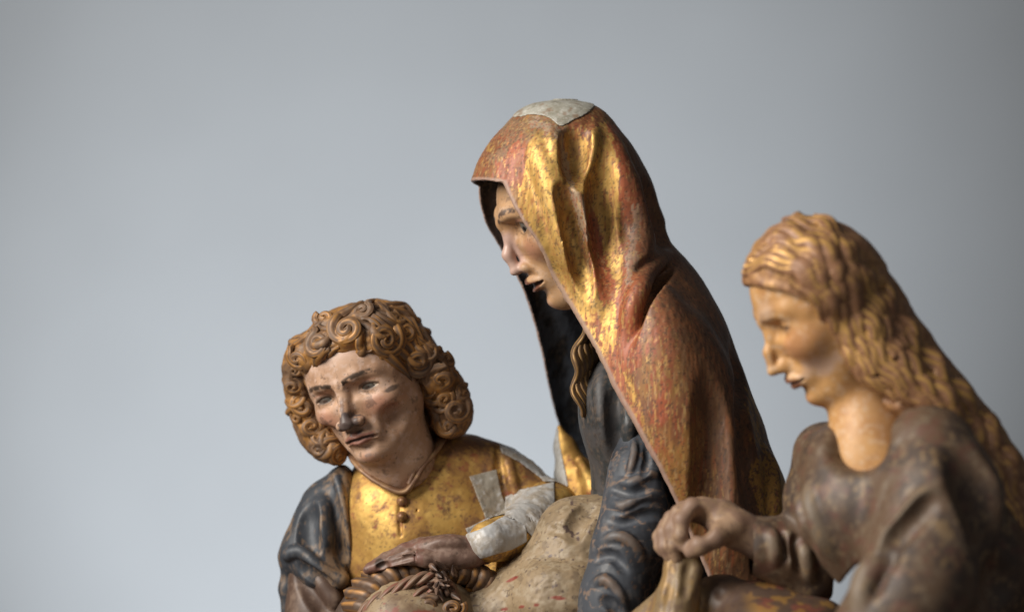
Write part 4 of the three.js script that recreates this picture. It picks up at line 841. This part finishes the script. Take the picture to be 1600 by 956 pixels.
// ================================================================ the long-haired woman at the right
const woman = thing('long_haired_figure', 'carved wooden woman with long wavy hair in a dark brown gown, fist on a cloth', 'statue', [570, -590, 420]);
const wq = 29 * Math.PI / 180, wy = 7 * Math.PI / 180;
const womanHead = frame([0, 0, 0], [-Math.cos(wq) * Math.cos(wy), -Math.sin(wq), Math.cos(wq) * Math.sin(wy)], [-Math.sin(wq) * Math.cos(wy), Math.cos(wq), Math.sin(wq) * Math.sin(wy)], 256);
womanHead.O = sub(P(1190, 505, 420), toWorld(womanHead, [0, 0.06, 0.385]));
{
  const s = new Sculpt(); sculptHead(s, womanHead, { open: 0.006, lower: 0.008, gape: 0.003, noseZ: 0.485, noseY: -0.185, cheek: 0.13, ala: 0.8, fine: 0.78, nostril: 0, skull: [[0, 0.10, 0.06], [0.30, 0.34, 0.32]] });
  s.chain([[...toWorld(womanHead, [0, -0.2, -0.06]), 54], [...P(1360, 650, 400), 48], [...P(1380, 740, 410), 66]], 22);
  s.ell(P(1356, 718, 420), [50, 70, 50], 40);
  part('head', s.mesh([310, -260, 250, 560, 200, 540], 1.7, paintHead(womanHead, { open: 0.006, lower: 0.008, gaze: [0, -0.012], brow: 0.35, wear: 0.03,
    skin: [0.57, 0.31, 0.118, 0, 0.5], shade: [0.42, 0.20, 0.07, 0, 0.5], pale: [0.66, 0.48, 0.33, 0, 0.5], blush: [0.55, 0.25, 0.13, 0, 0.42], lips: [0.22, 0.075, 0.05, 0, 0.4], line: [0.15, 0.08, 0.05, 0, 0.5], bare: [0.25, 0.13, 0.07, 0, 0.5],
    extra: (o, p, x, y, z) => { const n = fbm(x * 0.06 + 4, y * 0.06, z * 0.06); mix(o, [0.58, 0.40, 0.31, 0, 0.5], ss(0.10, 0.03, Math.hypot(p[0] - 0.19, p[1] + 0.27) + 0.1 * (n - 0.5)) * 0.7); mix(o, [0.56, 0.40, 0.29, 0, 0.5], ss(0.10, 0.04, Math.hypot(p[0] - 0.10, p[1] - 0.10) + 0.1 * (n - 0.5)) * 0.4); mix(o, [0.52, 0.235, 0.10, 0, 0.5], ss(0.12, 0.05, Math.hypot(p[0] - 0.22, p[1] + 0.11) + 0.1 * (n - 0.5)) * 0.5); mix(o, [0.27, 0.13, 0.06, 0, 0.5], ss(-0.36, -0.48, p[1]) * ss(0.25, 0.05, p[2]) * 0.5); }
  })), woman);
}
const wHairPaint = (o, x, y, z, u, f, r) => {
  const n = fbm(x * 0.03, y * 0.03, z * 0.03), m = fbm(x * 0.15, y * 0.15, z * 0.15);
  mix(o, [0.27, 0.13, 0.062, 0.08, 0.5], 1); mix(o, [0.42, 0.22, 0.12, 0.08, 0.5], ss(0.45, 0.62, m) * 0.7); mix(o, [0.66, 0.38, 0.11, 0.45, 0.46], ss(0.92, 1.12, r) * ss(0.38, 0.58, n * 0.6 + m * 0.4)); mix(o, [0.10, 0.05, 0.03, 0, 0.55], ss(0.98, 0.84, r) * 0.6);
};
const wHair = new Sculpt();
{
  wHair.at(womanHead); wHair.ell([0, 0.115, 0.045], [0.345, 0.375, 0.365]); wHair.at(null);
  wHair.chain([[1300, 425, 56], [1340, 472, 50], [1372, 518, 46], [1416, 574, 45], [1458, 629, 45], [1498, 679, 45], [1533, 729, 44], [1560, 774, 44], [1600, 850, 46], [1630, 960, 50]].map(([x, y, r]) => [...P(x, y, 405), r]), 30, ADD, 18);
  wHair.chain([[...P(1322, 490, 436), 30], [...P(1362, 556, 448), 28], [...P(1410, 602, 450), 25], [...P(1470, 638, 446), 25]], 30, ADD, 10);
}
const wHairBase = new Sculpt(wHair);
wHair.at(womanHead); wHair.ell([0, -0.12, 0.29], [0.40, 0.40, 0.275], 0.04, CUT); wHair.chain([[0.3, -0.2, 0.16, 0.12], [0.3, -0.5, 0.06, 0.14]], 0.05, CUT); wHair.at(null);
wHair.op(BEND, 0, [300, -620, 200, 900, 260, 620], (x, y, z) => { const w = fbm(x * 0.02, y * 0.02, z * 0.02); return 1.0 * Math.sin(0.22 * (x * 0.5 + y * 0.85) + 10 * w); });
wHair.op(KEEP, 0, [300, -620, 200, 900, 260, 620], (x, y, z) => -588 - y);
const wHairMesh = part('hair', wHair.mesh([300, -592, 270, 850, 170, 600], 2.8, (o, x, y, z) => wHairPaint(o, x, y, z, 0, 0, 0.86 + 0.25 * fbm(x * 0.1, y * 0.1, z * 0.1))), woman);
function lock(pts2, wdt, phase, lift = 3, amp = 4.5, wave = 52) {
  wdt *= 0.85 + 0.5 * rnd(); amp *= 0.6 + 0.9 * rnd(); wave *= 0.85 + 0.35 * rnd(); phase += (rnd() - 0.5) * 1.2; lift = 0.2 + 1.6 * rnd();
  const N = 160, mid = curve(pts2, N); let raw = [], s = 0;
  mid.forEach(([px, py], i) => {
    const [ax, ay] = mid[Math.max(0, i - 1)], [bx, by] = mid[Math.min(N, i + 1)], L = Math.hypot(bx - ax, by - ay) || 1; s += L / 2;
    const q = s / wave * 6.283 + phase, off = amp * Math.sin(q), p = wHairBase.surf(px - (by - ay) / L * off, py + (bx - ax) / L * off, lift + 1.5 + 2.2 * Math.cos(q + 0.8));
    if (wHairBase.hit) raw.push([...p, ...wHairBase.normal(p)]);
  });
  for (let pass = 0; pass < 2; pass++) raw = raw.map((r, i) => { let c = 0; const acc = [0, 0, 0, 0]; for (let k = -4; k <= 4; k++) { const v = raw[i + k]; if (v) { c++; acc[0] += v[2]; acc[1] += v[3]; acc[2] += v[4]; acc[3] += v[5]; } } return [r[0], r[1], acc[0] / c, acc[1] / c, acc[2] / c, acc[3] / c]; });
  if (raw.length < 12) return null;
  const n = raw.length, env = (i) => 0.3 + 0.7 * Math.sin(Math.PI * clamp(i / n, 0.1, 0.92));
  return part('lock', sweep(raw.map((r) => r.slice(0, 3)), raw.map((r) => norm([r[3], r[4], r[5] + 0.2])), raw.map((_, i) => wdt * env(i)), raw.map((_, i) => wdt * 0.46 * env(i)), wHairPaint, 2, 12, 0.15), wHairMesh);
}
// locks swept back from the brow, then down the shoulder and back
for (let i = 0; i < 11; i++) { const a = i / 10; lock([[lerp(1158, 1240, a), lerp(424, 329, a)], [lerp(1205, 1278, a), lerp(414, 336, a)], [lerp(1250, 1312, a), lerp(426, 366, a)], [lerp(1292, 1345, a), lerp(476, 420, a)], [lerp(1325, 1385, a), lerp(540, 480, a)], [lerp(1362, 1430, a), lerp(588, 535, a)]], 10.5, i * 0.45, 2, 3.2, 58); }
for (let i = 0; i < 5; i++) { const a = i / 4; lock([[lerp(1232, 1250, a), lerp(432, 450, a)], [lerp(1282, 1290, a), lerp(462, 488, a)], [lerp(1322, 1318, a), lerp(520, 542, a)], [lerp(1360, 1348, a), lerp(580, 588, a)], [lerp(1420, 1402, a), lerp(612, 624, a)]], 7.5, i * 0.5, 2, 3.4, 58); }
for (let i = 0; i < 8; i++) { const a = i / 7; lock([[lerp(1335, 1380, a), lerp(510, 450, a)], [lerp(1385, 1432, a), lerp(585, 530, a)], [lerp(1445, 1484, a), lerp(638, 592, a)], [lerp(1500, 1532, a), lerp(692, 648, a)], [lerp(1530, 1580, a), lerp(775, 725, a)], [lerp(1560, 1622, a), lerp(880, 830, a)], [lerp(1580, 1645, a), lerp(980, 940, a)]], 11, i * 0.5, 2, 4, 66); }
// gown
const gown = new Sculpt();
gown.ell(P(1400, 790, 420), [115, 130, 110]);
gown.ell(P(1345, 790, 430), [88, 82, 90], 50);
gown.ell(P(1480, 880, 400), [130, 150, 110], 60);
gown.ell(P(1355, 702, 395), [82, 34, 100], 40);
gown.chain([[...P(1455, 705, 500), 62], [...P(1470, 780, 530), 76], [...P(1455, 870, 560), 74], [...P(1425, 935, 590), 66], [...P(1370, 990, 600), 60]], 40);
gown.chain([[...P(1290, 710, 340), 46], [...P(1275, 780, 320), 42], [...P(1280, 850, 310), 46], [...P(1265, 900, 310), 44]], 22);
gown.chain([[...P(1280, 870, 310), 46], [...P(1225, 862, 320), 46], [...P(1185, 852, 330), 38], [...P(1160, 842, 328), 31]], 18);
gown.chain([[...P(1360, 640, 440), 34], [...P(1345, 690, 480), 40]], 30, CUT);
gown.ell(P(1348, 688, 500), [37, 43, 56], 6, CUT);
gown.ell(P(1342, 925, 420), [26, 58, 200], 6, CUT);
const gownBase = new Sculpt(gown);
{
  const b = gownBase, gf = (...q) => fold(gown, b, ...q);
  gf([[1258, 735], [1266, 790], [1285, 840], [1312, 890]], 8, 5, 12); gf([[1246, 750], [1256, 810], [1275, 880]], 8, -5, 14);
  gf([[1228, 826], [1236, 855], [1240, 895]], 6, 5, 8); gf([[1216, 826], [1222, 880]], 6, -5, 8); gf([[1204, 826], [1210, 850], [1214, 890]], 6, 5, 8); gf([[1245, 835], [1252, 890]], 6, -6, 8); gf([[1255, 845], [1262, 880], [1268, 915]], 6, 5, 9);
  gf([[1475, 735], [1448, 776], [1420, 812], [1385, 848], [1360, 880]], 7, 4, 16); gf([[1470, 770], [1440, 806], [1405, 845], [1375, 885]], 6, -2.5, 14);
  gf([[1405, 862], [1375, 890], [1360, 945]], 8, -2.5, 16); gf([[1370, 872], [1350, 905], [1335, 960]], 9, 5, 16); gf([[1475, 680], [1530, 760], [1552, 870], [1540, 960]], 16, -12, 36);
}
gown.op(BEND, 0, [350, -620, 200, 900, -100, 720], (x, y, z) => 1.6 * (fbm(x * 0.035, y * 0.025, z * 0.035, 3) - 0.5));
gown.op(KEEP, 0, [350, -620, 200, 900, -100, 720], (x, y, z) => -588 - y);
part('gown', gown.mesh([340, -592, 250, 830, -140, 700], 2.8, (o, x, y, z) => {
  const n = fbm(x * 0.03, y * 0.025, z * 0.03), f = fbm(x * 0.14, y * 0.11, z * 0.14);
  mix(o, [0.115, 0.069, 0.040, 0.02, 0.56], 1); mix(o, [0.055, 0.037, 0.028, 0.02, 0.55], ss(0.45, 0.65, n) * 0.85); mix(o, [0.17, 0.13, 0.09, 0, 0.5], ss(0.5, 0.68, f) * 0.6); mix(o, [0.20, 0.15, 0.10, 0, 0.58], ss(0.8, 4.5, gownBase.near(x, y, z) + 3 * (f - 0.5)) * 0.6); mix(o, OLDGOLD, ss(0.56, 0.70, n * 0.4 + f * 0.6) * 0.22); mix(o, [0.13, 0.05, 0.035, 0, 0.5], ss(0.55, 0.68, fbm(x * 0.06 + 80, y * 0.06, z * 0.06)) * 0.5);
}), woman);
// hand closed on the cloth
{
  const s = new Sculpt(), z = 330;
  s.chain([[...P(1190, 845, z), 30], [...P(1150, 826, z + 4), 27], [...P(1125, 810, z), 26]], 10);
  s.chain([[...P(1130, 806, z - 12), 22], [...P(1098, 797, z - 18), 17], [...P(1070, 798, z - 20), 15]], 12);
  s.chain([[...P(1110, 796, z + 6), 15], [...P(1082, 792, z + 14), 13], [...P(1066, 812, z + 22), 12], [...P(1064, 836, z + 26), 10.5], [...P(1068, 852, z + 22), 9]], 4);
  s.chain([[...P(1085, 794, z - 2), 14], [...P(1062, 802, z + 4), 12.5], [...P(1050, 826, z + 12), 11], [...P(1052, 852, z + 16), 10], [...P(1058, 872, z + 12), 8.5]], 3.5);
  s.chain([[...P(1075, 800, z - 16), 13], [...P(1050, 810, z - 10), 11.5], [...P(1038, 832, z - 2), 10.5], [...P(1039, 854, z + 4), 9.5], [...P(1045, 870, z + 2), 8]], 3.5);
  s.chain([[...P(1066, 806, z - 30), 12], [...P(1042, 820, z - 26), 10.5], [...P(1030, 838, z - 18), 9.5], [...P(1031, 854, z - 10), 8.5], [...P(1036, 862, z - 8), 7.5]], 3.5);
  s.chain([[...P(1145, 822, z + 20), 19], [...P(1118, 838, z + 34), 16], [...P(1094, 852, z + 38), 13.5], [...P(1080, 862, z + 32), 10]], 8);
  s.ell(P(1099, 816, z + 36), [13, 20, 26], 8, CUT);
  s.op(BEND, 0, [180, -420, 240, 400, -260, 420], (x, y, z) => 1.2 * (fbm(x * 0.06, y * 0.06, z * 0.06, 3) - 0.5));
  part('hand', s.mesh([195, -415, 270, 380, -275, 400], 1.9, (o, x, y, z) => { const n = fbm(x * 0.06, y * 0.06, z * 0.06), f = fbm(x * 0.2, y * 0.2, z * 0.2); mix(o, [0.25, 0.155, 0.105, 0, 0.56], 1); mix(o, [0.34, 0.22, 0.13, 0, 0.56], ss(0.48, 0.62, n) * 0.7); mix(o, [0.13, 0.08, 0.06, 0, 0.5], ss(0.58, 0.70, f * 0.5 + n * 0.5) * 0.7 + ss(320, 350, x) * 0.6); }), woman);
}
// the cloth in her hand, folds of it over the knees in front, and a dark lump added as shadow
const shroud = thing('grave_cloth', 'carved ochre grave cloth hanging in folds from the long haired woman\'s fist', 'cloth', [280, -590, 320]);
{
  const s = new Sculpt(), z = 322;
  s.chain([[...P(1060, 845, z), 10], [...P(1062, 885, z + 4), 20], [...P(1060, 930, z + 8), 27], [...P(1050, 1000, z + 10), 40]], 14);
  s.chain([[...P(1082, 860, z + 12), 7], [...P(1087, 890, z + 14), 9], [...P(1080, 918, z + 16), 12]], 8);
  s.chain([[...P(1108, 922, z - 20), 10], [...P(1126, 945, z - 10), 18], [...P(1146, 990, z - 5), 26]], 14);
  s.ell(P(1128, 945, z - 30), [52, 44, 44], 12);  // dark lump added in place of the black shadow below her hand
  s.chain([[...P(1010, 990, z - 40), 40], [...P(1040, 930, z - 20), 14]], 20);
  s.ell(P(1195, 950, z - 10), [78, 40, 60], 10); s.ell(P(1215, 1000, z + 40), [110, 62, 70], 10); s.ell(P(1275, 960, z + 30), [40, 24, 40], 14);
  const b = new Sculpt(s), on = (px, py, l, r) => [...b.surf(px, py, l), r];
  s.chain([on(1050, 880, 2, 3), on(1048, 915, 4, 5), on(1040, 955, 4, 5)], 8, CUT, 8); s.chain([on(1074, 885, 2, 3), on(1070, 930, 4, 5)], 8, CUT, 6); s.chain([on(1125, 925, 2, 4), on(1135, 955, 3, 5)], 8, CUT, 6);
  s.op(BEND, 0, [150, -620, 200, 600, -350, 460], (x, y, z) => 1.6 * (fbm(x * 0.06, y * 0.03, z * 0.06, 3) - 0.5));
  s.op(KEEP, 0, [150, -620, 200, 600, -350, 460], (x, y, z) => -588 - y);
  const g = s.mesh([165, -592, 230, 530, -360, 430], 2.4, (o, x, y, z) => {
    const n = fbm(x * 0.05, y * 0.03, z * 0.05), f = fbm(x * 0.18, y * 0.12, z * 0.18);
    mix(o, [0.24, 0.165, 0.085, 0.1, 0.5], 1); mix(o, [0.34, 0.20, 0.07, 0.3, 0.5], ss(0.48, 0.62, n) * 0.7); mix(o, [0.14, 0.085, 0.055, 0, 0.5], ss(0.5, 0.64, f) * 0.7); mix(o, [0.06, 0.034, 0.028, 0, 0.55], ss(268, 290, x) * 0.85); mix(o, [0.20, 0.06, 0.04, 0, 0.45], ss(0.52, 0.62, fbm(x * 0.05 + 33, y * 0.05, z * 0.05)) * ss(320, 350, x) * 0.7); mix(o, OLDGOLD, ss(0.54, 0.62, fbm(x * 0.045 + 3, y * 0.06, z * 0.045)) * ss(320, 350, x) * 0.6);  // right part painted dark brown to stand for the shadow there
  });
  part('folds', g, shroud);
}

renderer.render(scene, camera);
